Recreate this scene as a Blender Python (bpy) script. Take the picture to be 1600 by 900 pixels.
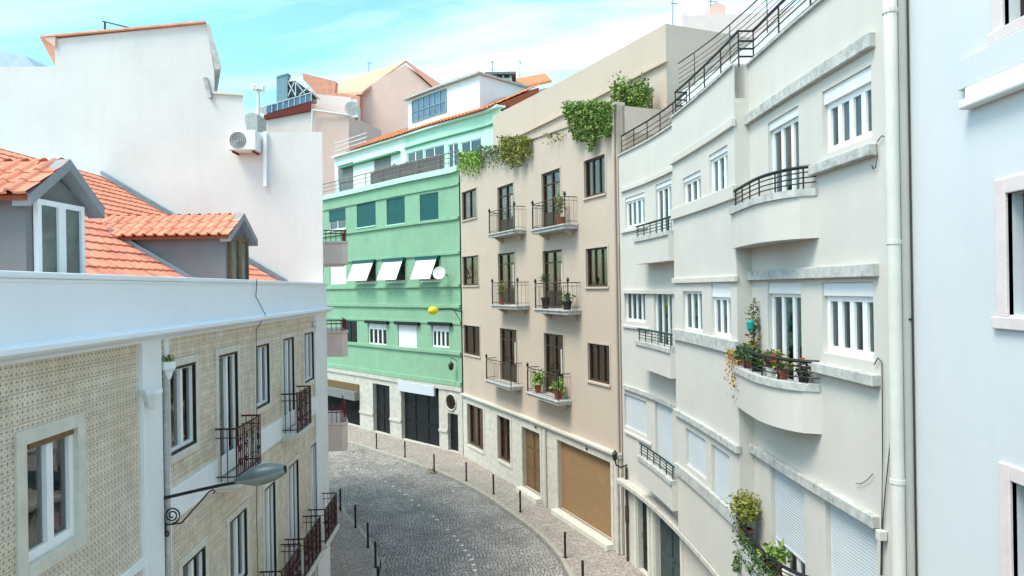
import bpy, bmesh, math, random
import numpy as np
from mathutils import Vector, Matrix
R = math.radians
random.seed(7)
S = bpy.context.scene
COL = S.collection
for o in list(bpy.data.objects): bpy.data.objects.remove(o)

# ------------------------------------------------------------------ camera
EYE = 8.5          # metres above the pavement
FPX = 1067.0       # focal length in pixels of a 1600 px wide picture
ROLL = 0.016
cam = bpy.data.cameras.new('camera'); camo = bpy.data.objects.new('camera', cam); COL.objects.link(camo)
cam.sensor_width = 36.0; cam.lens = 36.0*FPX/1600.0; cam.clip_start = 0.05; cam.clip_end = 6000
camo.location = (0, 0, EYE)
camo.matrix_world = Matrix.Translation((0, 0, EYE)) @ Matrix.Rotation(R(90), 4, 'X') @ Matrix.Rotation(-ROLL, 4, 'Z')
S.camera = camo
S.render.resolution_x = 1024; S.render.resolution_y = 576

# ------------------------------------------------------------------ sky and light (bright, thin cloud)
SUN_EL, SUN_AZ = 60.0, 236.0       # azimuth clockwise from +Y: the sun stands behind the camera to the left
w = bpy.data.worlds.new('World'); S.world = w; w.use_nodes = True
nt = w.node_tree; nt.nodes.clear(); N = nt.nodes.new; L_ = nt.links.new
wo = N('ShaderNodeOutputWorld'); bg = N('ShaderNodeBackground'); sky = N('ShaderNodeTexSky')
sky.sky_type = 'NISHITA'; sky.sun_disc = False; sky.sun_elevation = R(SUN_EL); sky.sun_rotation = R(SUN_AZ)
sky.air_density = 1.0; sky.dust_density = 1.5; sky.ozone_density = 1.0
bg.inputs['Strength'].default_value = 0.15
tc = N('ShaderNodeTexCoord'); sep = N('ShaderNodeSeparateXYZ'); L_(tc.outputs['Generated'], sep.inputs[0])
zz = N('ShaderNodeMath'); zz.operation = 'MAXIMUM'; zz.inputs[1].default_value = 0.0; L_(sep.outputs['Z'], zz.inputs[0])
za = N('ShaderNodeMath'); za.operation = 'ADD'; za.inputs[1].default_value = 0.22; L_(zz.outputs[0], za.inputs[0])
dx = N('ShaderNodeMath'); dx.operation = 'DIVIDE'; L_(sep.outputs['X'], dx.inputs[0]); L_(za.outputs[0], dx.inputs[1])
dy = N('ShaderNodeMath'); dy.operation = 'DIVIDE'; L_(sep.outputs['Y'], dy.inputs[0]); L_(za.outputs[0], dy.inputs[1])
cmb = N('ShaderNodeCombineXYZ'); L_(dx.outputs[0], cmb.inputs[0]); L_(dy.outputs[0], cmb.inputs[1])
mp = N('ShaderNodeMapping'); mp.inputs['Rotation'].default_value = (0, 0, R(28)); mp.inputs['Scale'].default_value = (0.42, 1.5, 1); L_(cmb.outputs[0], mp.inputs[0])
nz = N('ShaderNodeTexNoise'); nz.inputs['Scale'].default_value = 1.15; nz.inputs['Detail'].default_value = 7; nz.inputs['Roughness'].default_value = 0.55; nz.inputs['Distortion'].default_value = 0.5
L_(mp.outputs[0], nz.inputs['Vector'])
cr = N('ShaderNodeValToRGB'); cr.color_ramp.elements[0].position = 0.46; cr.color_ramp.elements[1].position = 0.84
cr.color_ramp.elements[0].color = (0.0, 0.0, 0.0, 1); cr.color_ramp.elements[1].color = (1, 1, 1, 1); L_(nz.outputs['Fac'], cr.inputs[0])
tint = N('ShaderNodeMix'); tint.data_type = 'RGBA'; tint.blend_type = 'MULTIPLY'; tint.inputs[0].default_value = 1.0
tint.inputs[7].default_value = (0.49, 0.755, 0.72, 1); L_(sky.outputs[0], tint.inputs[6])
cl = N('ShaderNodeMix'); cl.data_type = 'RGBA'; cl.inputs[7].default_value = (4.5, 4.6, 4.5, 1)
L_(cr.outputs[0], cl.inputs[0]); L_(tint.outputs[2], cl.inputs[6]); L_(cl.outputs[2], bg.inputs[0]); L_(bg.outputs[0], wo.inputs[0])
sl = bpy.data.lights.new('sun', 'SUN'); so = bpy.data.objects.new('sun', sl); COL.objects.link(so)
sl.energy = 1.15; sl.angle = R(24); sl.color = (1.0, 0.89, 0.77)
d = Vector((math.sin(R(SUN_AZ))*math.cos(R(SUN_EL)), math.cos(R(SUN_AZ))*math.cos(R(SUN_EL)), math.sin(R(SUN_EL))))
so.rotation_euler = d.to_track_quat('Z', 'Y').to_euler(); so.location = (-30, -30, 60)
S.view_settings.view_transform = 'Standard'; S.view_settings.look = 'None'; S.view_settings.gamma = 1
S.view_settings.exposure = 1.78
S.cycles.max_bounces = 12; S.cycles.diffuse_bounces = 8; S.cycles.transparent_max_bounces = 12

# ------------------------------------------------------------------ pixels -> directions
CA, SA = math.cos(ROLL), math.sin(ROLL)
def ray(u, v):
    a, b = u-800.0, v-450.0
    return (a*CA-b*SA)/FPX, -(a*SA+b*CA)/FPX
def P3(u, v, Y):
    x, z = ray(u, v); return Vector((x*Y, Y, EYE+z*Y))
def ground(u, v, z=0.0):
    x, zr = ray(u, v); Y = (z-EYE)/zr; return (x*Y, Y)

# ------------------------------------------------------------------ materials
MATS = {}
def lin(c):
    return tuple((x/255/12.92 if x/255 <= .04045 else ((x/255+.055)/1.055)**2.4) for x in c)
def mat(name, col, rough=.8, var=.06, scale=3.0, bump=.15, bscale=60, stain=0.0, staincol=(60, 58, 52), metal=0, spec=.3, coat=0, attr=False, emit=None, streak=.25, alb=None):
    if name in MATS: return MATS[name]
    m = bpy.data.materials.new(name); m.use_nodes = True; t = m.node_tree; n = t.nodes; b = n['Principled BSDF']
    c = lin(col) if alb is None else alb
    b.inputs['Roughness'].default_value = rough; b.inputs['Metallic'].default_value = metal
    b.inputs['Specular IOR Level'].default_value = spec
    if coat: b.inputs['Coat Weight'].default_value = coat; b.inputs['Coat Roughness'].default_value = .03
    g = n.new('ShaderNodeNewGeometry')
    n1 = n.new('ShaderNodeTexNoise'); n1.inputs['Scale'].default_value = scale; n1.inputs['Detail'].default_value = 6; n1.inputs['Roughness'].default_value = .65
    t.links.new(g.outputs['Position'], n1.inputs['Vector'])
    rmp = n.new('ShaderNodeValToRGB'); lo = tuple(max(0, x*(1-var*2.2)) for x in c); hi = tuple(min(1, x*(1+var)) for x in c)
    rmp.color_ramp.elements[0].position = .3; rmp.color_ramp.elements[1].position = .7
    rmp.color_ramp.elements[0].color = lo+(1,); rmp.color_ramp.elements[1].color = hi+(1,)
    t.links.new(n1.outputs['Fac'], rmp.inputs[0]); out = rmp.outputs[0]
    if stain:
        mpn = n.new('ShaderNodeMapping'); mpn.inputs['Scale'].default_value = (2.6, 2.6, streak); t.links.new(g.outputs['Position'], mpn.inputs[0])
        n2 = n.new('ShaderNodeTexNoise'); n2.inputs['Scale'].default_value = 1.6; n2.inputs['Detail'].default_value = 9; n2.inputs['Roughness'].default_value = .7
        t.links.new(mpn.outputs[0], n2.inputs['Vector'])
        r2 = n.new('ShaderNodeValToRGB'); r2.color_ramp.elements[0].position = .52; r2.color_ramp.elements[1].position = .78
        r2.color_ramp.elements[0].color = (0, 0, 0, 1); r2.color_ramp.elements[1].color = (stain, stain, stain, 1); t.links.new(n2.outputs['Fac'], r2.inputs[0])
        mx = n.new('ShaderNodeMix'); mx.data_type = 'RGBA'; mx.inputs[7].default_value = lin(staincol)+(1,)
        t.links.new(r2.outputs[0], mx.inputs[0]); t.links.new(out, mx.inputs[6]); out = mx.outputs[2]
    if attr:
        at = n.new('ShaderNodeAttribute'); at.attribute_name = 'Col'
        mx = n.new('ShaderNodeMix'); mx.data_type = 'RGBA'; mx.blend_type = 'MULTIPLY'; mx.inputs[0].default_value = 1
        t.links.new(out, mx.inputs[6]); t.links.new(at.outputs[0], mx.inputs[7]); out = mx.outputs[2]
    t.links.new(out, b.inputs['Base Color'])
    if emit: b.inputs['Emission Color'].default_value = lin(emit[0])+(1,); b.inputs['Emission Strength'].default_value = emit[1]
    if bump:
        n3 = n.new('ShaderNodeTexNoise'); n3.inputs['Scale'].default_value = bscale; n3.inputs['Detail'].default_value = 4; t.links.new(g.outputs['Position'], n3.inputs['Vector'])
        bp = n.new('ShaderNodeBump'); bp.inputs['Strength'].default_value = bump; bp.inputs['Distance'].default_value = .02
        t.links.new(n3.outputs['Fac'], bp.inputs['Height']); t.links.new(bp.outputs[0], b.inputs['Normal'])
    MATS[name] = m; return m

mat('white_plaster', (232, 231, 228), .85, .025, 1.2, .12, 40, stain=.10, staincol=(150, 150, 148))
mat('party_white', (214, 209, 204), .9, .03, .7, .08, 30, stain=.22, staincol=(186, 176, 166), streak=.35)
mat('cream_plaster', (202, 196, 188), .85, .03, 1.0, .12, 40, stain=.28, staincol=(194, 182, 158))
mat('ledge_stone', (190, 189, 184), .85, .14, 7, .3, 30, stain=.8, staincol=(112, 112, 110), streak=2.5)
mat('right_plaster', (204, 206, 208), .85, .02, .7, .06, 28, stain=.14, staincol=(176, 190, 198))
mat('pink_stone', (216, 202, 200), .7, .05, 4, .1, 50)
mat('parapet_white', (236, 240, 242), .8, .015, 1.0, .05, 30, stain=.05, staincol=(190, 195, 198))
mat('trim_white', (234, 238, 238), .7, .03, 2, .06, 40, stain=.12, staincol=(176, 180, 176))
mat('lime_stone', (214, 210, 196), .75, .06, 6, .12, 40, stain=.2, staincol=(170, 160, 140), streak=1.5)
mat('grout', (150, 138, 118), .9, .1, 8, .1)
mat('beige_plaster', (192, 174, 158), .9, .025, .8, .10, 40, stain=.16, staincol=(165, 150, 130))
mat('beige_stone', (206, 200, 188), .85, .08, 5, .22, 40, stain=.25, staincol=(140, 132, 120), streak=1.2)
mat('green_plaster', (134, 172, 142), .9, .05, 1.0, .12, 40, stain=.34, staincol=(106, 144, 114), streak=.3)
mat('green_pale', (186, 222, 200), .85, .03, 1.2, .06, 40)
mat('pale_plaster', (222, 230, 224), .85, .03, 1.2, .06, 40)
mat('green_trim', (84, 140, 108), .7, .05, 3, .05)
mat('green_shutter', (22, 84, 84), .45, .06, 3, .02)
mat('pink_plaster', (222, 186, 172), .9, .03, .8, .06, 30, stain=.15, staincol=(236, 214, 200))
mat('pinkish_white', (232, 212, 203), .9, .03, 1.5, .06, 30, stain=.15, staincol=(190, 160, 150))
mat('grey_stone', (196, 190, 180), .85, .1, 4, .25, 40, stain=.35, staincol=(110, 106, 98), streak=1)
mat('dormer_grey', (120, 121, 123), .8, .03, 1.5, .08, 40)
mat('dormer_trim', (146, 149, 152), .6, .05, 3, .04)
mat('flashing', (140, 156, 166), .45, .08, 4, .05, metal=.4)
mat('roof_tile', (220, 142, 114), .85, .10, 4, .3, 60, stain=.3, staincol=(168, 110, 92), streak=2.5, attr=True)
mat('roof_tile_far', (206, 130, 88), .8, .16, 5, .2, 30, stain=.3, staincol=(226, 168, 120), streak=2)
mat('roof_pale', (214, 150, 124), .85, .1, 3, .1); mat('roof_salmon', (232, 172, 142), .85, .12, 3, .2)
mat('frame_white', (238, 240, 240), .35, .02, 4, .0, spec=.4)
mat('frame_brown', (70, 56, 45), .5, .12, 12, .08, 90)
mat('frame_dark', (40, 30, 30), .5, .08, 6, .03)
mat('door_wood', (118, 92, 60), .55, .15, 10, .1)
mat('garage_wood', (150, 118, 84), .7, .05, 4, .06, 60)
mat('door_black', (20, 24, 30), .45, .2, 6, .1)
mat('door_teal', (62, 78, 78), .6, .18, 3, .1, stain=.3, staincol=(90, 100, 100))
mat('shutter_white', (226, 226, 226), .5, .03, 2, .02)
mat('shutter_blue', (196, 200, 204), .55, .03, 1.5, .02, stain=.12, staincol=(150, 160, 166))
mat('iron_dark', (26, 30, 30), .5, .1, 6, .05, spec=.4)
mat('iron_green', (24, 58, 52), .5, .1, 6, .05, spec=.4)
mat('iron_red', (66, 22, 26), .5, .15, 8, .08)
mat('iron_brown', (70, 60, 50), .5, .12, 8, .05)
mat('iron_white', (215, 218, 218), .5, .05, 5, .02)
mat('rust', (120, 50, 44), .8, .2, 8, .1)
mat('terracotta', (150, 80, 56), .85, .1, 8, .1)
mat('pot_dark', (40, 36, 34), .7, .1, 8, .05)
mat('soil', (44, 34, 26), .95, .2, 20, .3)
mat('asphalt', (96, 96, 94), .9, .15, 6, .3)
mat('cobble', (162, 157, 152), .85, .14, .7, .4, 45, stain=.35, staincol=(112, 110, 108), streak=2.6, attr=True)
mat('sett_white', (220, 220, 215), .7, .05, 10, .2)
mat('kerb', (170, 164, 152), .8, .12, 6, .3, 40)
mat('earth', (110, 104, 94), .95, .1, .5, .1)
mat('curtain', (196, 190, 180), .9, .08, 12, .0)
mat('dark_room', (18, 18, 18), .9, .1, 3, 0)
mat('cloth_grey', (120, 112, 108), .9, .12, 8, .3, 30)
mat('awning', (226, 224, 218), .8, .03, 4, .05)
mat('plastic_white', (228, 228, 222), .5, .03, 4, .0)
mat('grille_grey', (120, 122, 122), .6, .1, 10, .0)
mat('cable', (60, 58, 58), .6, .1, 4, 0)
mat('pipe_cream', (208, 204, 196), .6, .05, 2, .05, stain=.2, staincol=(150, 140, 120), streak=.6)
mat('lamp_grey', (84, 98, 100), .4, .06, 5, .02, metal=.1)
mat('lamp_glass', (140, 142, 132), .25, .05, 4, .0, spec=.6)
mat('lamp_yellow', (240, 225, 40), .4, .03, 4, 0)
mat('steel_blue', (120, 148, 156), .5, .04, 2, 0)
mat('solar', (176, 188, 200), .3, .06, 4, 0)
mat('flower_red', (170, 40, 50), .7, .1, 10, 0)
mat('teal_plastic', (30, 150, 140), .5, .05, 5, 0)
mat('sign_white', (196, 200, 206), .5, .02, 4, 0)
mat('glass_dark', (22, 28, 30), .06, .25, 1.2, 0, spec=.6)
mat('glass_grey', (92, 108, 104), .07, .25, 2.5, 0, spec=.6)
mat('glass_teal', (52, 72, 78), .06, .25, 1.6, 0, spec=.6)
mat('glass_blue', (88, 120, 142), .08, .2, 1.6, 0, spec=.6)
mat('glass_brown', (36, 28, 21), .3, .2, 2, 0, spec=.22)
def clearglass(name, tint, gl):
    m = bpy.data.materials.new(name); m.use_nodes = True; t = m.node_tree; n = t.nodes; n.clear()
    o = n.new('ShaderNodeOutputMaterial'); mx = n.new('ShaderNodeMixShader'); tr = n.new('ShaderNodeBsdfTransparent'); g = n.new('ShaderNodeBsdfGlossy'); lw = n.new('ShaderNodeFresnel'); lw.inputs[0].default_value = 1.5
    tr.inputs[0].default_value = tint+(1,); g.inputs['Roughness'].default_value = .03; a = n.new('ShaderNodeMath'); a.operation = 'MULTIPLY_ADD'; a.inputs[1].default_value = 1.0 if gl > .05 else .4; a.inputs[2].default_value = gl
    ge = n.new('ShaderNodeNewGeometry'); nz_ = n.new('ShaderNodeTexNoise'); nz_.inputs['Scale'].default_value = 2.0; bp = n.new('ShaderNodeBump'); bp.inputs['Strength'].default_value = .06; bp.inputs['Distance'].default_value = .05
    t.links.new(ge.outputs['Position'], nz_.inputs['Vector']); t.links.new(nz_.outputs['Fac'], bp.inputs['Height']); t.links.new(bp.outputs[0], g.inputs['Normal'])
    t.links.new(lw.outputs[0], a.inputs[0]); t.links.new(a.outputs[0], mx.inputs[0]); t.links.new(tr.outputs[0], mx.inputs[1]); t.links.new(g.outputs[0], mx.inputs[2]); t.links.new(mx.outputs[0], o.inputs[0]); MATS[name] = m
clearglass('pane_clear', (.82, .88, .86), .10); clearglass('pane_brown', (.86, .76, .66), .02)
mat('curtain_sky_grey', (168, 172, 168), .9, .1, 10, 0); mat('curtain_brown', (112, 92, 74), .9, .15, 10, 0); mat('room', (46, 50, 50), .9, .2, 1.5, 0); mat('room_brown', (72, 57, 44), .9, .2, 1.5, 0)
def leafmat(name, c1, c2):
    m = mat(name, c1, .55, .1, 20, 0); n = m.node_tree.nodes; b = n['Principled BSDF']
    oi = n.new('ShaderNodeNewGeometry'); r = n.new('ShaderNodeValToRGB'); r.color_ramp.elements[0].color = lin(c1)+(1,); r.color_ramp.elements[1].color = lin(c2)+(1,)
    m.node_tree.links.new(oi.outputs['Random Per Island'], r.inputs[0]); m.node_tree.links.new(r.outputs[0], b.inputs['Base Color']); b.inputs['Subsurface Weight'].default_value = 0
    return m
leafmat('leaf_green', (62, 92, 36), (150, 172, 84)); leafmat('leaf_dark', (34, 60, 34), (88, 116, 62)); leafmat('leaf_olive', (88, 98, 38), (168, 164, 78))
leafmat('leaf_grey', (70, 84, 58), (130, 142, 98)); leafmat('leaf_dry', (140, 96, 44), (206, 160, 92)); leafmat('leaf_light', (90, 134, 50), (168, 196, 96)); leafmat('petal_red', (130, 24, 40), (196, 60, 66))
# glazed tile print
def azulejo():
    m = bpy.data.materials.new('azulejo'); m.use_nodes = True; t = m.node_tree; n = t.nodes; b = n['Principled BSDF']; lk = t.links.new
    uv = n.new('ShaderNodeUVMap'); uv.uv_map = 'UVMap'
    def vm(op, a, bb=None):
        x = n.new('ShaderNodeVectorMath'); x.operation = op
        lk(a, x.inputs[0])
        if bb is not None: x.inputs[1].default_value = bb
        return x
    def ma(op, a, bb=None, c=None):
        x = n.new('ShaderNodeMath'); x.operation = op
        for i, q in enumerate((a, bb, c)):
            if q is None: continue
            if isinstance(q, (int, float)): x.inputs[i].default_value = q
            else: lk(q, x.inputs[i])
        return x.outputs[0]
    sc = vm('SCALE', uv.outputs[0]); sc.inputs['Scale'].default_value = 2.0
    fr = vm('FRACTION', sc.outputs[0]); ce = vm('SUBTRACT', fr.outputs[0], (.5, .5, 0)); ab = vm('ABSOLUTE', ce.outputs[0])
    s = n.new('ShaderNodeSeparateXYZ'); lk(ab.outputs[0], s.inputs[0])
    ln = n.new('ShaderNodeVectorMath'); ln.operation = 'LENGTH'; lk(ce.outputs[0], ln.inputs[0])
    dia = ma('ADD', s.outputs[0], s.outputs[1])
    dot = ma('LESS_THAN', ln.outputs['Value'], .13)
    ring = ma('LESS_THAN', ma('ABSOLUTE', ma('SUBTRACT', ln.outputs['Value'], .30)), .05)
    corner = ma('GREATER_THAN', dia, .80)
    vein = ma('LESS_THAN', ma('MINIMUM', s.outputs[0], s.outputs[1]), .035)
    def mixc(f, a, col):
        x = n.new('ShaderNodeMix'); x.data_type = 'RGBA'; lk(f, x.inputs[0])
        if isinstance(a, tuple): x.inputs[6].default_value = a
        else: lk(a, x.inputs[6])
        x.inputs[7].default_value = lin(col)+(1,); return x.outputs[2]
    g = n.new('ShaderNodeNewGeometry'); nz = n.new('ShaderNodeTexNoise'); nz.inputs['Scale'].default_value = 1.7; nz.inputs['Detail'].default_value = 5; lk(g.outputs['Position'], nz.inputs['Vector'])
    base = n.new('ShaderNodeValToRGB'); base.color_ramp.elements[0].position = .35; base.color_ramp.elements[1].position = .65
    base.color_ramp.elements[0].color = lin((212, 202, 182))+(1,); base.color_ramp.elements[1].color = lin((226, 220, 206))+(1,); lk(nz.outputs['Fac'], base.inputs[0])
    c = mixc(vein, base.outputs[0], (196, 182, 158)); c = mixc(ring, c, (186, 168, 138)); c = mixc(corner, c, (180, 164, 136)); c = mixc(dot, c, (70, 64, 64))
    at = n.new('ShaderNodeAttribute'); at.attribute_name = 'Col'
    oi = n.new('ShaderNodeObjectInfo')
    rv = ma('MULTIPLY_ADD', oi.outputs['Random'], .16, .92)
    mx = n.new('ShaderNodeMix'); mx.data_type = 'RGBA'; mx.blend_type = 'MULTIPLY'; mx.inputs[0].default_value = 1; lk(c, mx.inputs[6]); lk(at.outputs[0], mx.inputs[7])
    mx2 = n.new('ShaderNodeMix'); mx2.data_type = 'RGBA'; mx2.blend_type = 'MULTIPLY'; mx2.inputs[0].default_value = 1; lk(mx.outputs[2], mx2.inputs[6]); lk(rv, mx2.inputs[7])
    lk(mx2.outputs[2], b.inputs['Base Color']); b.inputs['Roughness'].default_value = .35; b.inputs['Specular IOR Level'].default_value = .35
    MATS['azulejo'] = m
azulejo()
# small limestone pavement
def pavement():
    m = mat('pavement', (174, 164, 156), .85, .06, .8, 0, stain=.3, staincol=(112, 104, 98), streak=2.6); n = m.node_tree.nodes; b = n['Principled BSDF']; lk = m.node_tree.links.new
    g = n.new('ShaderNodeNewGeometry'); v = n.new('ShaderNodeTexVoronoi'); v.feature = 'DISTANCE_TO_EDGE'; v.inputs['Scale'].default_value = 15; lk(g.outputs['Position'], v.inputs['Vector'])
    v2 = n.new('ShaderNodeTexVoronoi'); v2.inputs['Scale'].default_value = 15; lk(g.outputs['Position'], v2.inputs['Vector'])
    r = n.new('ShaderNodeValToRGB'); r.color_ramp.elements[0].position = .0; r.color_ramp.elements[1].position = .12; r.color_ramp.elements[0].color = (.5, .47, .44, 1); r.color_ramp.elements[1].color = (1, 1, 1, 1); lk(v.outputs['Distance'], r.inputs[0])
    src = b.inputs['Base Color'].links[0].from_socket
    mx = n.new('ShaderNodeMix'); mx.data_type = 'RGBA'; mx.blend_type = 'MULTIPLY'; mx.inputs[0].default_value = 1; lk(src, mx.inputs[6]); lk(r.outputs[0], mx.inputs[7])
    hs = n.new('ShaderNodeSeparateColor'); lk(v2.outputs['Color'], hs.inputs[0]); mm = n.new('ShaderNodeMath'); mm.operation = 'MULTIPLY_ADD'; mm.inputs[1].default_value = .45; mm.inputs[2].default_value = .75; lk(hs.outputs[0], mm.inputs[0])
    m2 = n.new('ShaderNodeMix'); m2.data_type = 'RGBA'; m2.blend_type = 'MULTIPLY'; m2.inputs[0].default_value = 1; lk(mx.outputs[2], m2.inputs[6]); lk(mm.outputs[0], m2.inputs[7]); lk(m2.outputs[2], b.inputs['Base Color'])
    bp = n.new('ShaderNodeBump'); bp.inputs['Strength'].default_value = .6; bp.inputs['Distance'].default_value = .02; lk(r.outputs[0], bp.inputs['Height']); lk(bp.outputs[0], b.inputs['Normal'])
pavement()

# ------------------------------------------------------------------ object helpers
ORG = {}
def worigin(o): return ORG.get(o.name, Vector((0, 0, 0))) if o is not None else Vector((0, 0, 0))
def thing(name, label, cat, loc, group=None):
    o = bpy.data.objects.new(name, None); COL.objects.link(o); o.location = loc; ORG[o.name] = Vector(loc); o.empty_display_size = .2
    o['label'] = label; o['category'] = cat
    if group: o['group'] = group
    return o
def tag(o, label=None, cat=None, group=None, kind=None):
    if label: o['label'] = label
    if cat: o['category'] = cat
    if group: o['group'] = group
    if kind: o['kind'] = kind
    return o
class MB:
    def __init__(s): s.v = []; s.f = []; s.c = None
    def quad(s, a, b, c, d):
        i = len(s.v); s.v += [tuple(a), tuple(b), tuple(c), tuple(d)]; s.f.append((i, i+1, i+2, i+3)); return s
    def poly(s, pts):
        i = len(s.v); s.v += [tuple(p) for p in pts]; s.f.append(tuple(range(i, i+len(pts)))); return s
    def hexa(s, p):     # 8 points: bottom loop then top loop
        i = len(s.v); s.v += [tuple(q) for q in p]
        for q in ((0, 3, 2, 1), (4, 5, 6, 7), (0, 1, 5, 4), (1, 2, 6, 5), (2, 3, 7, 6), (3, 0, 4, 7)): s.f.append(tuple(i+k for k in q))
        return s
    def box(s, a, b):
        x0, y0, z0 = a; x1, y1, z1 = b
        return s.hexa([(x0, y0, z0), (x1, y0, z0), (x1, y1, z0), (x0, y1, z0), (x0, y0, z1), (x1, y0, z1), (x1, y1, z1), (x0, y1, z1)])
    def prism(s, base, off):   # polygon of 3D points swept by a vector
        off = Vector(off); n = len(base); i = len(s.v); s.v += [tuple(p) for p in base]+[tuple(Vector(p)+off) for p in base]
        s.f.append(tuple(range(i, i+n))); s.f.append(tuple(i+n+k for k in reversed(range(n))))
        for k in range(n): s.f.append((i+k, i+n+k, i+n+(k+1) % n, i+(k+1) % n))
        return s
    def fbox(s, F, s0, s1, z0, z1, o0, o1, step=.6):
        n = max(1, int(math.ceil(abs(s1-s0)/step))) if F.curved else 1
        i = len(s.v)
        for k in range(n+1):
            q = s0+(s1-s0)*k/n
            s.v += [tuple(F.pt(q, z0, o0)), tuple(F.pt(q, z0, o1)), tuple(F.pt(q, z1, o1)), tuple(F.pt(q, z1, o0))]
        for k in range(n):
            a = i+4*k; b = a+4
            for e in range(4): s.f.append((a+e, a+(e+1) % 4, b+(e+1) % 4, b+e))
        s.f.append((i, i+3, i+2, i+1)); e = i+4*n; s.f.append((e, e+1, e+2, e+3)); return s
    def tube(s, pts, r, sides=6, cap=True):
        pts = [Vector(p) for p in pts]; i = len(s.v); n = len(pts); up = Vector((0, 0, 1))
        rr = r if isinstance(r, (list, tuple)) else [r]*n
        for k, p in enumerate(pts):
            t = (pts[min(k+1, n-1)]-pts[max(k-1, 0)])
            if t.length < 1e-9: t = Vector((0, 0, 1))
            t.normalize(); a = t.cross(up)
            if a.length < .05: a = t.cross(Vector((1, 0, 0)))
            a.normalize(); b = t.cross(a)
            for e in range(sides):
                g = 2*math.pi*e/sides+math.pi/sides; s.v.append(tuple(p+a*(math.cos(g)*rr[k])+b*(math.sin(g)*rr[k])))
        for k in range(n-1):
            for e in range(sides):
                s.f.append((i+k*sides+e, i+k*sides+(e+1) % sides, i+(k+1)*sides+(e+1) % sides, i+(k+1)*sides+e))
        if cap:
            s.f.append(tuple(i+e for e in reversed(range(sides)))); s.f.append(tuple(i+(n-1)*sides+e for e in range(sides)))
        return s
    def lathe(s, c, prof, sides=12):
        i = len(s.v); c = Vector(c); n = len(prof)
        for r, z in prof:
            for e in range(sides):
                g = 2*math.pi*e/sides; s.v.append((c.x+r*math.cos(g), c.y+r*math.sin(g), c.z+z))
        for k in range(n-1):
            for e in range(sides): s.f.append((i+k*sides+e, i+k*sides+(e+1) % sides, i+(k+1)*sides+(e+1) % sides, i+(k+1)*sides+e))
        s.f.append(tuple(i+e for e in reversed(range(sides)))); s.f.append(tuple(i+(n-1)*sides+e for e in range(sides))); return s
    def build(s, name, m, parent=None, smooth=False, bevel=0, fix=True, merge=False):
        vv = np.array(s.v, dtype=float); lo = vv.min(0); hi = vv.max(0); og = Vector(((lo[0]+hi[0])/2, (lo[1]+hi[1])/2, lo[2]))
        me = bpy.data.meshes.new(name); me.from_pydata([tuple(x) for x in (vv-np.array(og))], [], s.f)
        if fix:
            bm = bmesh.new(); bm.from_mesh(me)
            if merge: bmesh.ops.remove_doubles(bm, verts=bm.verts, dist=1e-4)
            bmesh.ops.recalc_face_normals(bm, faces=bm.faces); bm.to_mesh(me); bm.free()
        me.materials.append(MATS[m])
        if smooth: me.shade_smooth()
        o = bpy.data.objects.new(name, me); COL.objects.link(o); o.location = og-worigin(parent); o.parent = parent; ORG[o.name] = og
        if bevel:
            b = o.modifiers.new('bevel', 'BEVEL'); b.width = bevel; b.segments = 2; b.limit_method = 'ANGLE'
        return o
def setcol(me, cols):     # per-face colours -> corner attribute
    a = me.color_attributes.new('Col', 'FLOAT_COLOR', 'CORNER')
    cnt = np.zeros(len(me.polygons), dtype=np.int32); me.polygons.foreach_get('loop_total', cnt)
    c = np.ones((len(me.loops), 4)); c[:, :3] = np.repeat(np.array(cols), cnt, axis=0); a.data.foreach_set('color', c.ravel())

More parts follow.
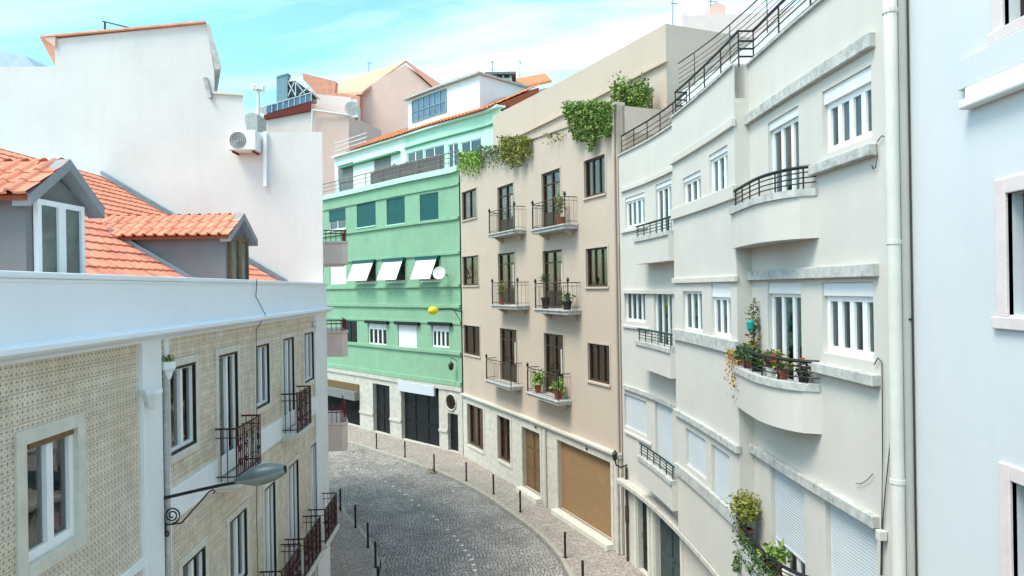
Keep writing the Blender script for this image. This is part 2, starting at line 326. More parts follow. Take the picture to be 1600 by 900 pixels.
class Facade:
    def __init__(s, pts, side=1, curved=True):
        pts = [Vector((p[0], p[1])) for p in pts]; s.curved = curved; out = []
        if curved and len(pts) > 2:
            q = [pts[0]*2-pts[1]]+pts+[pts[-1]*2-pts[-2]]
            for i in range(1, len(q)-2):
                for k in range(12):
                    t = k/12; a, b, c, d = q[i-1], q[i], q[i+1], q[i+2]
                    out.append(.5*((2*b)+(c-a)*t+(2*a-5*b+4*c-d)*t*t+(3*b-a-3*c+d)*t**3))
            out.append(pts[-1])
        else: out = pts
        A = np.array([(p.x, p.y) for p in out]); seg = np.hypot(*np.diff(A, axis=0).T); cum = np.concatenate([[0], np.cumsum(seg)])
        s.len = cum[-1]; s.S = np.linspace(0, s.len, max(3, int(s.len/.1))); s.X = np.interp(s.S, cum, A[:, 0]); s.Y = np.interp(s.S, cum, A[:, 1])
        tx = np.gradient(s.X, s.S); ty = np.gradient(s.Y, s.S)
        if curved:
            k = np.ones(9)/9; tx = np.convolve(np.pad(tx, 4, 'edge'), k, 'valid'); ty = np.convolve(np.pad(ty, 4, 'edge'), k, 'valid')
        l = np.hypot(tx, ty); s.NX = side*-ty/l; s.NY = side*tx/l
    def pt(s, q, z=0, o=0):
        e = 0.0; qq = q
        if q < 0: e = q; qq = 0
        if q > s.len: e = q-s.len; qq = s.len
        x = np.interp(qq, s.S, s.X); y = np.interp(qq, s.S, s.Y); nx = np.interp(qq, s.S, s.NX); ny = np.interp(qq, s.S, s.NY)
        if e:
            i = 0 if q < 0 else -1; j = 1 if q < 0 else -2; sg = 1 if q > 0 else -1
            tx = (s.X[i]-s.X[j]); ty = (s.Y[i]-s.Y[j]); l = math.hypot(tx, ty); x += abs(e)*tx/l; y += abs(e)*ty/l
        return Vector((x+nx*o, y+ny*o, z))
    def hit(s, u, v=450, o=0):
        kx, zr = ray(u, v); X = s.X+s.NX*o; Y = s.Y+s.NY*o; g = X-kx*Y
        idx = np.where(np.sign(g[:-1]) != np.sign(g[1:]))[0]; idx = [i for i in idx if Y[i] > .3]
        if not idx:
            i = int(np.argmin(abs(g))); return s.S[i], Y[i]
        i = min(idx, key=lambda j: Y[j]); t = g[i]/(g[i]-g[i+1]); return s.S[i]+t*(s.S[i+1]-s.S[i]), Y[i]+t*(Y[i+1]-Y[i])
    def sz(s, u, v, o=0):
        q, Y = s.hit(u, v, o); return q, EYE+ray(u, v)[1]*Y
    def rect(s, u0, u1, vt, vb, o=0):
        vm, um = (vt+vb)/2, (u0+u1)/2; a = s.hit(u0, vm, o)[0]; b = s.hit(u1, vm, o)[0]
        return (min(a, b), max(a, b), s.sz(um, vb, o)[1], s.sz(um, vt, o)[1])

def wall(F, s0, s1, z0, z1, ops, name, m, parent, o=0, depth=.2, step=.45, top=None):
    mb = MB(); n = max(1, int((s1-s0)/step)) if F.curved else 1
    ss = sorted(set([s0+(s1-s0)*k/n for k in range(n+1)]+[x for r in ops for x in r[:2] if s0 < x < s1])); z = sorted(set([z0, z1]+[x for r in ops for x in r[2:4] if z0 < x < z1]))
    def Z(q, zv): return top(q) if (top and zv == z1) else zv
    for a, b in zip(ss[:-1], ss[1:]):
        for c, d in zip(z[:-1], z[1:]):
            mx, mz = (a+b)/2, (c+d)/2
            if any(r[0] < mx < r[1] and r[2] < mz < r[3] for r in ops): continue
            mb.quad(F.pt(a, Z(a, c), o), F.pt(b, Z(b, c), o), F.pt(b, Z(b, d), o), F.pt(a, Z(a, d), o))
    for r in ops:
        a, b, c, d = r[:4]; i = o-depth
        mb.quad(F.pt(a, c, o), F.pt(a, d, o), F.pt(a, d, i), F.pt(a, c, i)); mb.quad(F.pt(b, c, o), F.pt(b, d, o), F.pt(b, d, i), F.pt(b, c, i))
        k = [q for q in ss if a <= q <= b]
        for p, q in zip(k[:-1], k[1:]):
            mb.quad(F.pt(p, c, o), F.pt(q, c, o), F.pt(q, c, i), F.pt(p, c, i)); mb.quad(F.pt(p, d, o), F.pt(q, d, o), F.pt(q, d, i), F.pt(p, d, i))
    return mb.build(name, m, parent, merge=True)
def core(F, s0, s1, z0, z1, inset, back, name, m, parent, step=1.0):
    n = max(1, int((s1-s0)/step)) if F.curved else 1; q = [s0+(s1-s0)*k/n for k in range(n+1)]
    fr = [F.pt(x, z0, -inset) for x in q]; bk = [F.pt(x, z0, -inset-back) for x in (q[-1], q[0])]
    return MB().prism(fr+bk, (0, 0, z1-z0)).build(name, m, parent)

def slats(mb, F, s0, s1, z0, z1, o, pitch=.045):
    n = max(2, int((z1-z0)/pitch)); h = (z1-z0)/n
    for k in range(n):
        a = z0+k*h
        mb.quad(F.pt(s0, a, o), F.pt(s1, a, o), F.pt(s1, a+h*.85, o+.004), F.pt(s0, a+h*.85, o+.004))
        mb.quad(F.pt(s0, a+h*.85, o+.004), F.pt(s1, a+h*.85, o+.004), F.pt(s1, a+h, o), F.pt(s0, a+h, o))
def window(F, r, parent, o=0, depth=.16, n=2, frame='frame_white', pane='glass_dark', fw=.06, mw=.06, sill=None, sillm='ledge_stone', surround=0, surm='lime_stone', box=0, boxm='shutter_white', shut=0, shutm='shutter_white', transom=None, name='window', curtain=False, curtm='curtain', label=None, solid=0):
    s0, s1, z0, z1 = r; i = o-depth; zt = z1-box
    mb = MB()
    mb.fbox(F, s0, s0+fw, z0, zt, i-.02, i+.05); mb.fbox(F, s1-fw, s1, z0, zt, i-.02, i+.05)
    mb.fbox(F, s0+fw, s1-fw, zt-fw, zt, i-.018, i+.048); mb.fbox(F, s0+fw, s1-fw, z0, z0+fw*1.3, i-.018, i+.048)
    cells = []; wd = (s1-s0-2*fw-(n-1)*mw)/n
    for k in range(n):
        a = s0+fw+k*(wd+mw); cells.append((a, a+wd))
        if k: mb.fbox(F, a-mw, a, z0+fw*1.3, zt-fw, i-.016, i+.046+(.012 if n == 2 else 0))
    if transom is not None:
        zt2 = z0+(zt-z0)*transom
        for a, b in cells: mb.fbox(F, a, b, zt2, zt2+.045, i-.014, i+.04)
    if solid:
        for a, b in cells: mb.fbox(F, a+.02, b-.02, z0+fw*1.3+.02, z0+(zt-z0)*solid, i-.01, i+.03)
    wo_ = mb.build(name, frame, parent)
    if label: wo_['label'] = label
    brown = pane == 'glass_brown'; clear = shut < .9
    for a, b in cells:
        MB().fbox(F, a, b, z0+fw*1.3, zt-fw, i+.0, i+.012).build('pane', ('pane_brown' if brown else 'pane_clear') if clear else pane, wo_)
    if clear:
        MB().fbox(F, s0, s1, z0, zt, i-.125, i-.11).build('interior', 'room_brown' if brown else {'glass_dark': 'dark_room', 'glass_grey': 'curtain_sky_grey'}.get(pane, 'room'), wo_)  # behind grey panes a pale backing imitates the bright sky reflected in them
        cv = random.random(); spans = []
        W_ = s1-s0-2*fw
        if pane == 'glass_grey': spans = [(s0+fw, s0+fw+W_*random.uniform(.36, .49)), (s1-fw-W_*random.uniform(.3, .49), s1-fw)]  # drawn wide so grey panes look as pale as reflected sky
        elif cv < .45: spans = [(s0+fw, s0+fw+W_*random.uniform(.12, .3)), (s1-fw-W_*random.uniform(.12, .3), s1-fw)]
        elif cv < .7: spans = [(s0+fw, s0+fw+W_*random.uniform(.3, .6))]
        for a, b in spans:
            c = MB(); q = max(6, int((b-a)/.035))
            for k in range(q):
                x0 = a+(b-a)*k/q; x1 = a+(b-a)*(k+1)/q; d0 = i-.07+.022*(k % 2); d1 = i-.07+.022*((k+1) % 2)
                c.quad(F.pt(x0, z0+fw, d0), F.pt(x1, z0+fw, d1), F.pt(x1, zt-fw*.5, d1), F.pt(x0, zt-fw*.5, d0))
            c.build('curtain', 'curtain_brown' if brown else random.choice(('curtain', 'curtain_sky_grey')), wo_)
    if box: MB().fbox(F, s0, s1, zt, z1-.003, i-.02, o-.03).build('shutter_box', boxm, wo_)
    if shut:
        c = MB(); slats(c, F, s0+.03, s1-.03, zt-(zt-z0)*shut, zt-.005, i+.06); c.fbox(F, s0+.03, s1-.03, zt-(zt-z0)*shut-.03, zt-(zt-z0)*shut, i+.055, i+.075); c.build('shutter', shutm, wo_)
    if sill:
        MB().fbox(F, s0-sill, s1+sill, z0-.07, z0-.003, o-depth+.02, o+.06).build('sill', sillm, wo_, bevel=.008)
    if surround:
        g = surround; c = MB(); c.fbox(F, s0-g, s0-.002, z0-g, z1+g, o-.02, o+.035); c.fbox(F, s1+.002, s1+g, z0-g, z1+g, o-.02, o+.035); c.fbox(F, s0-.002, s1+.002, z1+.002, z1+g, o-.018, o+.038); c.fbox(F, s0-.002, s1+.002, z0-g, z0-.002, o-.018, o+.045)
        c.build('surround', surm, wo_, bevel=.006)
    return wo_
def plank_door(F, r, parent, o=0, depth=.18, m='door_black', n=2, label=None, panels=3, handle=True):
    s0, s1, z0, z1 = r; i = o-depth; mb = MB(); mb.fbox(F, s0, s1, z0, z1, i-.03, i); w = (s1-s0)/n
    for k in range(n):
        a = s0+k*w+.07; b = s0+(k+1)*w-.07
        for p in range(panels):
            c = z0+.1+(z1-z0-.1)*p/panels; d = z0+(z1-z0-.02)*(p+1)/panels-.06; mb.fbox(F, a, b, c, d, i-.005, i+.025)
    for k in range(1, n): mb.fbox(F, s0+k*w-.012, s0+k*w+.012, z0, z1, i-.004, i+.012)
    dd = mb.build('door', m, parent)
    if label: dd['label'] = label
    if handle: MB().tube([F.pt(s0+w-.05, z0+.95, i+.01), F.pt(s0+w-.05, z0+.95, i+.06), F.pt(s0+w-.05, z0+1.1, i+.06), F.pt(s0+w-.05, z0+1.1, i+.01)], .012, 5).build('handle', 'lamp_grey', dd)
    return dd
def leafmesh(mb, c, n, rx, ry, rz, size, droop=0, rnd=random, jag=.35):
    c = Vector(c)
    for k in range(n):
        a = rnd.random()*6.283; b = math.acos(2*rnd.random()-1); rr = rnd.random()**(1/2.2)*(1+jag*(rnd.random()-.5)*2)
        p = c+Vector((rx*rr*math.sin(b)*math.cos(a), ry*rr*math.sin(b)*math.sin(a), rz*rr*math.cos(b)))
        leaf(mb, p, size*(.6+.8*rnd.random()), rnd, droop)
def leaf(mb, p, sz, rnd=random, droop=0):
    d = Vector((rnd.gauss(0, 1), rnd.gauss(0, 1), rnd.gauss(0, .7)-droop)).normalized(); n = Vector((rnd.gauss(0, 1), rnd.gauss(0, 1), rnd.gauss(0, 1)+.6)); t = d.cross(n)
    if t.length < .01: return
    t.normalize(); q = d.cross(t)*sz*.18
    mb.poly([p, p+d*sz*.5+t*sz*.28+q, p+d*sz, p+d*sz*.5-t*sz*.28+q])
def loose_plant(mb, name, m, label, cat='plant', kind='foliage'):
    a = np.array(mb.v); t = thing(name, label, cat, (a[:, 0].mean(), a[:, 1].mean(), a[:, 2].min())); o = mb.build(kind, m, t, fix=False); o['kind'] = 'stuff'; return t
def rail_path(mb, pts, r, sides=5): mb.tube(pts, r, sides)

# ================================================================== ground, road, pavements
def smooth2(pts):
    F = Facade(pts, 1, True); return F
FR = Facade([(4.78, -6), (4.78, 8.15)], 1, False)
FW = Facade([(4.66, 8.15), (4.60, 9.3), (4.52, 11.0), (4.44, 14.1), (4.24, 16.9), (3.92, 19.3), (3.42, 21.5)], 1)
FB = Facade([(3.40, 21.55), (1.62, 25.7), (.43, 28.4), (-1.0, 31.5), (-2.55, 34.7)], 1)
FG = Facade([(-2.62, 34.78), (-3.05, 35.45), (-4.0, 36.4), (-6.3, 38.7), (-9.4, 42.1), (-14.2, 47.2)], 1)
FL = Facade([(-4.18+.047*6, -6), (-5.04, 18.3)], -1, False)
KR = Facade([(2.75, 10), (2.35, 15.5)]+[ground(*p) for p in ((888, 897), (872.6, 868), (838, 831), (803, 805), (754, 771), (702, 744), (656, 727), (601, 708), (543, 690))]+[(-13, 41.3), (-18, 45)], 1)
KL = Facade([(-3.85, 10), (-3.95, 15.5)]+[ground(*p) for p in ((592, 888), (586, 858), (569, 830), (537, 797), (529, 786))]+[(-10.5, 31.5), (-15, 36), (-21, 41)], 1)
tag(MB().box((-900, -900, -.6), (900, 1500, -.30)).build('ground', 'earth'), kind='structure')
rp = [KR.pt(q, -.24, -.1) for q in np.linspace(0, KR.len, 40)]+[KL.pt(q, -.24, .1) for q in np.linspace(KL.len, 0, 40)]
tag(MB().poly(rp).build('road', 'asphalt'), kind='structure')
def pave(name, kerb, fac, off):
    base = [kerb.pt(q, -.25, off) for q in np.linspace(0, kerb.len, 50)]+fac
    return tag(MB().prism([Vector((p.x, p.y, -.25)) for p in base], (0, 0, .25)).build(name, 'pavement'), kind='structure')
inr = [FG.pt(q, 0, -.3) for q in np.linspace(FG.len, 0, 14)]+[FB.pt(q, 0, -.3) for q in np.linspace(FB.len, 0, 14)]+[FW.pt(q, 0, -.3) for q in np.linspace(FW.len, 0, 14)]+[Vector((5.0, 8, 0)), Vector((5.0, -6, 0)), Vector((2.9, -6, 0))]
pvr = pave('pavement_right', KR, inr, -.16)
pvl = pave('pavement_left', KL, [Vector((-24, 38, 0)), Vector((-13, 30, 0)), Vector((-6.9, 22.6, 0)), Vector((-5.3, 18.3, 0)), Vector((-4.4, 0, 0)), Vector((-4.1, -6, 0)), Vector((-3.85, -6, 0))], .16)
def kerbs(K, sgn, parent):
    q = 12.0 if K is KR else 12.0; q = 4.0
    while q < K.len-1:
        l = .85+.35*random.random(); mb = MB(); j = random.uniform(-.006, .012)
        mb.fbox(K, q+.008, q+l-.008, -.24, .012+j, -.16*sgn*0-.16 if sgn > 0 else 0, 0 if sgn > 0 else .16, 2)
        mb.build('kerb_stone', 'kerb', parent, bevel=.015); q += l
kerbs(KR, 1, pvr); kerbs(KL, -1, pvl)
# setts laid in rows across the carriageway
def setts():
    v = []; f = []; cols = []; rnd = random.Random(3)
    T = 1.0; rows = int((KR.len+KL.len)/2/.112)
    for r in range(rows):
        t = r/rows; a = KR.pt(KR.len*t, 0, .02); b = KL.pt(KL.len*t, 0, -.02); a2 = KR.pt(KR.len*(t+.93/rows), 0, .02); b2 = KL.pt(KL.len*(t+.93/rows), 0, -.02)
        if min(a.y, b.y) < 14: continue
        wd = (b-a).length; n = int(wd/.12); sh = rnd.random()
        cut = [0]+sorted(min(.999, max(.001, (k+sh+rnd.uniform(-.15, .15))/n)) for k in range(n-1))+[1]
        for p, q in zip(cut[:-1], cut[1:]):
            if q-p < .3/n: continue
            g = .07/n; p2, q2 = p+g, q-g
            cr_ = -.018*(1-(abs((p+q)/2-.5)*2)**2); h = -.12-cr_*2+rnd.uniform(-.008, .008)
            c = [a.lerp(b, p2), a.lerp(b, q2), a2.lerp(b2, q2), a2.lerp(b2, p2)]
            m = sum(c, Vector((0, 0, 0)))/4; i = len(v)
            v += [(x.x, x.y, h-.035) for x in c]; tl = (rnd.uniform(-.006, .006), rnd.uniform(-.006, .006))
            for k, x in enumerate(c):
                y = m+(x-m)*.87; v.append((y.x, y.y, h+tl[0]*(1 if k < 2 else -1)+tl[1]*(1 if k in (0, 3) else -1)))
            f += [(i+4, i+5, i+6, i+7), (i, i+1, i+5, i+4), (i+1, i+2, i+6, i+5), (i+2, i+3, i+7, i+6), (i+3, i, i+4, i+7)]
            k = rnd.random(); base = .84+.26*rnd.random() if k < .94 else 1.2
            tone = (base, base*rnd.uniform(.97, 1.0), base*rnd.uniform(.95, 1.0)); cols += [tone]*5
    me = bpy.data.meshes.new('road_setts'); me.from_pydata(v, [], f); me.materials.append(MATS['cobble']); setcol(me, cols)
    o = bpy.data.objects.new('road_setts', me); COL.objects.link(o); tag(o, 'worn grey granite setts paving the curved street', 'paving', kind='stuff')
setts()
dots = [(430, 440), (460, 460), (497, 488), (535, 518), (610, 578), (632, 596), (690, 650), (725, 685), (745, 708), (768, 735), (785, 762), (805, 788), (820, 812), (830, 840), (838, 870), (355, 392), (395, 415), (200, 322), (150, 310), (720, 440), (300, 360)]
for k, (a, b) in enumerate(dots):
    u, v = 500+a/3.4625, 640+b/3.4625; x, y = ground(u, v, -.08); rz = random.random()*3
    mb = MB(); s_ = .055; pts = [Vector((x+s_*1.3*math.cos(rz+q), y+s_*math.sin(rz+q), -.13)) for q in np.arange(0, 6.2, 1.05)]; mb.prism(pts, (0, 0, .065))
    o = mb.build('marker_stone', 'sett_white', None, bevel=.01); tag(o, 'white marker stone set among the grey setts along the street', 'marker stone', 'white marker stones in the roadway')

# ================================================================== bollards
def bollard(p, label, group, h=.82):
    t = thing('bollard', label, 'bollard', (p[0], p[1], 0), group)
    mb = MB(); mb.lathe((p[0], p[1], 0), [(.05, 0), (.05, .05), (.036, .06), (.036, h-.16)], 10); mb.build('post', 'iron_dark', t)
    mb = MB(); mb.lathe((p[0], p[1], 0), [(.044, h-.16), (.044, h-.13), (.037, h-.12), (.04, h-.03), (.028, h), (.004, h+.012)], 10); mb.build('cap', 'iron_dark', t, smooth=True)
for a, b, lab in ((306, 212, 'thin black bollard at the kerb below the tall blue-black double door'), (460, 258, 'thin black bollard at the kerb before the garage gate with white sign'),
                  (618, 335, 'thin black bollard at the kerb standing over a brown heap of litter'), (792, 385, 'thin black bollard at the kerb before the wider beige shop window'),
                  (939, 458, 'thin black bollard at the kerb between narrow shop window and wooden door'), (1084, 555, 'thin black bollard at the kerb beside the step of the wooden entrance door'),
                  (1327, 803, 'thin black bollard at the kerb in front of the wide brown garage panel'), (1423, 973, 'thin black bollard at the kerb past the brown garage panel, nearest the curved white house')):
    bollard(ground(500+a/3.4625, 640+b/3.4625), lab, 'bollards along the outer bend')
for p in ((532, 797), (555.5, 824.5), (575, 855.6), (587, 888), (591, 931)):
    bollard(ground(*p), 'thin black bollard on the narrow pavement below the tiled house', 'bollards below the tiled house')
x, y = ground(674, 736); mb = MB(); leafmesh(mb, (x, y, .03), 26, .16, .12, .06, .12); loose_plant(mb, 'litter', 'leaf_dry', 'small brown heap of litter at the kerb by a bollard', 'litter', 'leaves')

# ================================================================== tiled house on the left
LH = thing('tiled_house', 'white parapet house clad in patterned ochre glazed tiles with red iron balconies', 'house', (-6.5, 8, 0))
ZP = EYE+.22; ZC = EYE-.60
def Lr(u0, u1, vt, vb): return FL.rect(u0, u1, vt, vb)
s_far = FL.len
zh_up = EYE-1.0; zs_up = EYE-2.17; zfl_up = EYE-3.05; zh_lo = EYE-3.76; zfl_lo = EYE-6.1
def su(u, v): return FL.hit(u, v)[0]
ups = [(su(263, 640), su(303.5, 640), zs_up, zh_up), (su(340, 640), su(369.8, 640), zfl_up+.1, zh_up), (su(398, 590), su(419, 590), zs_up, zh_up), (su(441, 590), su(458, 590), zfl_up+.1, zh_up), (su(474, 560), su(488.6, 560), zs_up, zh_up)]
los = [(su(282, 880), su(318, 860), EYE-4.95, zh_lo), (su(356, 810), su(383, 800), EYE-4.95, zh_lo), (su(411, 770), su(428, 770), zfl_lo+.1, zh_lo), (su(449, 740), su(464.5, 740), zfl_lo+.1, zh_lo), (su(484, 720), su(494, 720), zfl_lo+.1, zh_lo)]
near = (su(38, 780), su(118, 760), EYE-2.46, EYE-1.36)
near2 = (near[0]-2.6, near[1]-2.6, near[2], near[3])
near3 = (near[0], near[1], EYE-5.3, EYE-4.0)
gro = [(su(476, 700), su(489, 700), 0, 2.2), (su(449, 740), su(466, 740), 0, 2.2), (su(411, 770), su(431, 770), 0, 2.2)]
opsL = ups+los+[near, near2, near3]+gro
wall(FL, 0, s_far, 0, ZC+.02, opsL, 'wall', 'lime_stone', LH, depth=.2)
core(FL, 0, s_far, 0, EYE+.05, .3, 11, 'body', 'party_white', LH)
# glazed tiles: each one a bevelled slab; the nearest 300 are single objects
TS = .14
pil = (su(219, 700), su(249, 700)); farp = (su(491, 560), s_far)
def tilemesh():
    me = bpy.data.meshes.new('tile'); h = TS/2-.0012; e = .004
    v = [(-h, 0, -h), (h, 0, -h), (h, 0, h), (-h, 0, h)]; k = h-e; v += [(-k, .008, -k), (k, .008, -k), (k, .008, k), (-k, .008, k)]
    f = [(4, 5, 6, 7), (0, 1, 5, 4), (1, 2, 6, 5), (2, 3, 7, 6), (3, 0, 4, 7)]; me.from_pydata(v, [], f)
    uvl = me.uv_layers.new(name='UVMap')
    for p in me.polygons:
        for li in p.loop_indices:
            c = me.vertices[me.loops[li].vertex_index].co; uvl.data[li].uv = (c.x/TS+.5, c.z/TS+.5)
    me.materials.append(MATS['azulejo']); setcol(me, [(1, 1, 1)]*5); return me
tm = tilemesh()
tdir = (FL.pt(1)-FL.pt(0)).normalized(); nrm = Vector((FL.NX[0], FL.NY[0], 0)); Rm = Matrix((tdir, nrm, Vector((0, 0, 1)))).transposed().to_4x4()
cells = []; nz_ = int((ZC-2.4)/TS); ns_ = int(s_far/TS)
band = (EYE-3.05, EYE-2.62)
for i in range(ns_):
    for j in range(nz_):
        sc_, zc_ = (i+.5)*TS, ZC-(j+.5)*TS
        if any(r[0]-.06 < sc_ < r[1]+.06 and r[2]-.06 < zc_ < r[3]+.06 for r in opsL): continue
        if pil[0]-.02 < sc_ < pil[1]+.02 or sc_ > farp[0]: continue
        if band[0] < zc_ < band[1] and sc_ > pil[1]: continue
        if zc_ < 2.6: continue
        cells.append((sc_, zc_))
def vis(c):
    p = FL.pt(c[0], c[1], 0); return p.y > 5.4 and p.z > EYE-.44*p.y
cells.sort(key=lambda c: (0 if vis(c) else 1, (FL.pt(c[0], c[1])-Vector((0, 0, EYE))).length))
rnd = random.Random(5)
for k, c in enumerate(cells[:290]):
    o = bpy.data.objects.new('glazed_tile', tm); COL.objects.link(o); p = FL.pt(c[0], c[1], .001+.002*rnd.random())
    o.matrix_world = Matrix.Translation(p-worigin(LH)) @ Rm @ Matrix.Rotation(rnd.uniform(-.006, .006), 4, 'X'); o.parent = LH
V = []; Fc = []; UV = []; cc = []
for c in cells[290:]:
    p = FL.pt(c[0], c[1], .001+.002*rnd.random()); i = len(V); h = TS/2-.0012; k = h-.004; tl = [rnd.uniform(-.001, .001) for _ in range(2)]
    for hh, oo in ((h, 0), (k, .008)):
        for a, b in ((-1, -1), (1, -1), (1, 1), (-1, 1)): V.append(tuple(p+tdir*(a*hh)+Vector((0, 0, b*hh))+nrm*(oo+(tl[0]*a+tl[1]*b if oo else 0)))); UV.append((a*hh/TS+.5, b*hh/TS+.5))
    Fc += [tuple(i+q for q in f) for f in ((4, 5, 6, 7), (0, 1, 5, 4), (1, 2, 6, 5), (2, 3, 7, 6), (3, 0, 4, 7))]; g = rnd.uniform(.86, 1.08); cc += [(g, g, g)]*5
me = bpy.data.meshes.new('tile_cladding'); og = worigin(LH); me.from_pydata([tuple(Vector(q)-og) for q in V], [], Fc); uvl = me.uv_layers.new(name='UVMap')
li = np.zeros(len(me.loops), dtype=np.int32); me.loops.foreach_get('vertex_index', li); uvl.data.foreach_set('uv', np.array(UV)[li].ravel()); me.materials.append(MATS['azulejo']); setcol(me, cc)
o = bpy.data.objects.new('tile_cladding', me); COL.objects.link(o); o.parent = LH; o['kind'] = 'stuff'
# white trim
MB().fbox(FL, 0, s_far+.02, ZC+.14, ZP-.06, -.28, .06).build('parapet', 'parapet_white', LH)
MB().fbox(FL, 0, s_far+.03, ZP-.06, ZP, -.31, .10).fbox(FL, 0, s_far+.025, ZP-.10, ZP-.062, -.28, .075).build('coping', 'parapet_white', LH, bevel=.012)
c = MB(); pr = [(0, ZC), (.05, ZC), (.07, ZC+.03), (.11, ZC+.05), (.17, ZC+.07), (.20, ZC+.10), (.245, ZC+.105), (.245, ZC+.15), (.225, ZC+.165), (0.05, ZC+.185)]
c.prism([FL.pt(0, z, o_) for o_, z in pr], FL.pt(s_far+.05)-FL.pt(0)); c.build('cornice', 'parapet_white', LH)
MB().fbox(FL, pil[0], pil[1], 0, ZC+.01, -.02, .05).build('pilaster', 'trim_white', LH, bevel=.01)
MB().fbox(FL, pil[1]+.13, pil[1]+.25, 0, ZC+.01, -.02, .035).build('pilaster', 'trim_white', LH, bevel=.008)
MB().fbox(FL, farp[0], s_far+.03, 0, ZC+.01, -.1, .05).build('pilaster', 'trim_white', LH, bevel=.01)
MB().fbox(FL, pil[1]+.25, farp[0], EYE-3.05, EYE-2.62, -.02, .03).build('floor_band', 'trim_white', LH, bevel=.008)
sb = su(180, 900); MB().fbox(FL, 0, pil[0], EYE-3.34, EYE-3.22, -.02, .03).build('floor_band', 'trim_white', LH, bevel=.008)
MB().tube([FL.pt(pil[1]+.07, 0, .06), FL.pt(pil[1]+.07, ZC-.3, .06)], .035, 8).build('downpipe', 'ledge_stone', LH)
hp = FL.pt(pil[1]+.09, ZC-.42, .09); MB().lathe(hp, [(.03, -.10), (.06, .0), (.095, .04), (.095, .13), (.08, .13)], 8).build('rain_hopper', 'trim_white', LH)
hp2 = FL.pt(pil[0]+.06, ZC-.62, .12); MB().lathe(hp2, [(.03, -.2), (.13, .0), (.13, .05)], 8).build('rain_hopper', 'trim_white', LH)
MB().tube([FL.pt(farp[0]-.08, 0, .05), FL.pt(farp[0]-.08, ZC-.2, .05)], .03, 8).lathe(FL.pt(farp[0]-.08, ZC-.25, .07), [(.03, -.1), (.08, 0), (.08, .09)], 6).build('downpipe', 'trim_white', LH)
mb = MB(); leafmesh(mb, hp+Vector((.0, 0, .17)), 70, .06, .06, .05, .045); loose_plant(mb, 'weed', 'leaf_green', 'small green weed growing from the white rain hopper')
for k, r in enumerate(ups): window(FL, r, LH, depth=.06, n=2, pane='glass_grey', surround=.11, fw=.055, mw=.07)
for k, r in enumerate(los): window(FL, r, LH, depth=.06, n=2, pane='glass_grey', surround=.11, fw=.055, mw=.07)
for r in (near, near2, near3): window(FL, r, LH, depth=.07, n=2, pane='glass_teal', surround=.14, fw=.07, mw=.10)
for r in ups+los:      # dark painted reveal edge
    s0, s1, z0, z1 = r; c = MB(); c.fbox(FL, s1-.03, s1-.001, z0, z1, -.008, .03); c.fbox(FL, s0, s1-.03, z1-.035, z1-.001, -.008, .03); c.fbox(FL, s0, s1-.03, z0+.001, z0+.03, -.008, .03); c.build('reveal_edge', 'frame_dark', LH)
s0, s1, z0, z1 = near; MB().fbox(FL, s0+.05, s1-.05, z1-.055, z1-.004, -.018, .02).build('blind_box', 'door_wood', LH)
for r in gro: plank_door(FL, r, LH, m='door_black')
mb = MB(); leafmesh(mb, FL.pt(near[1]-.22, near[2]+.22, -.092), 70, .008, .09, .09, .05); loose_plant(mb, 'geranium', 'petal_red', 'red flowers behind the panes of the tiled house window', 'flowers', 'petals')
def curl(F, s, z, o, r, turns=1.6, flip=1, n=16):
    pts = []
    for k in range(n+1):
        a = turns*6.283*k/n; rr = r*(1-.8*k/n); pts.append(F.pt(s+flip*rr*math.cos(a), z+rr*math.sin(a), o))
    return pts
def iron_balcony(r, zf, ext, parent, d=.34, h=.82):
    s0, s1 = r[0]-ext, r[1]+ext
    sl_ = MB().fbox(FL, s0-.05, s1+.05, zf-.10, zf-.035, 0, d+.05).fbox(FL, s0-.02, s1+.02, zf-.16, zf-.102, 0, d-.02).fbox(FL, s0-.065, s1+.065, zf-.034, zf, 0, d+.065).build('balcony', 'lime_stone', parent, bevel=.008)
    c = MB(); path = [(s0, .02), (s0, d), (s1, d), (s1, .02)]
    for zz_, rr in ((zf+h, .016), (zf+.07, .012), (zf+h-.14, .009)): c.tube([FL.pt(a, zz_, b) for a, b in path], rr, 5)
    c.build('handrail', 'iron_red', sl_)
    c = MB(); n = max(4, int((s1-s0)/.085))
    for k in range(n+1):
        a = s0+(s1-s0)*k/n; c.tube([FL.pt(a, zf, d), FL.pt(a, zf+h, d)], .009 if k % 4 else .014, 4)
    for b in (.1, .2):
        for a in (s0, s1): c.tube([FL.pt(a, zf, b), FL.pt(a, zf+h, b)], .008, 4)
    c.build('balusters', 'iron_red', sl_)['kind'] = 'stuff'
    c = MB(); m_ = max(2, int((s1-s0)/.24))
    for k in range(m_):
        a = s0+(s1-s0)*(k+.5)/m_
        c.tube(curl(FL, a, zf+.26, d+.012, .085, 1.5, 1 if k % 2 else -1), .008, 4); c.tube(curl(FL, a, zf+.48, d+.012, .075, 1.5, -1 if k % 2 else 1), .008, 4); c.tube(curl(FL, a, zf+h-.2, d+.012, .045, 1.3, 1), .007, 4)
    c.build('scrollwork', 'iron_red', sl_)['kind'] = 'stuff'
iron_balcony(ups[1], zfl_up+.1, .16, LH); iron_balcony(ups[3], zfl_up+.1, .16, LH)
for r in los[2:]: iron_balcony(r, zfl_lo+.1, .34, LH, d=.42)

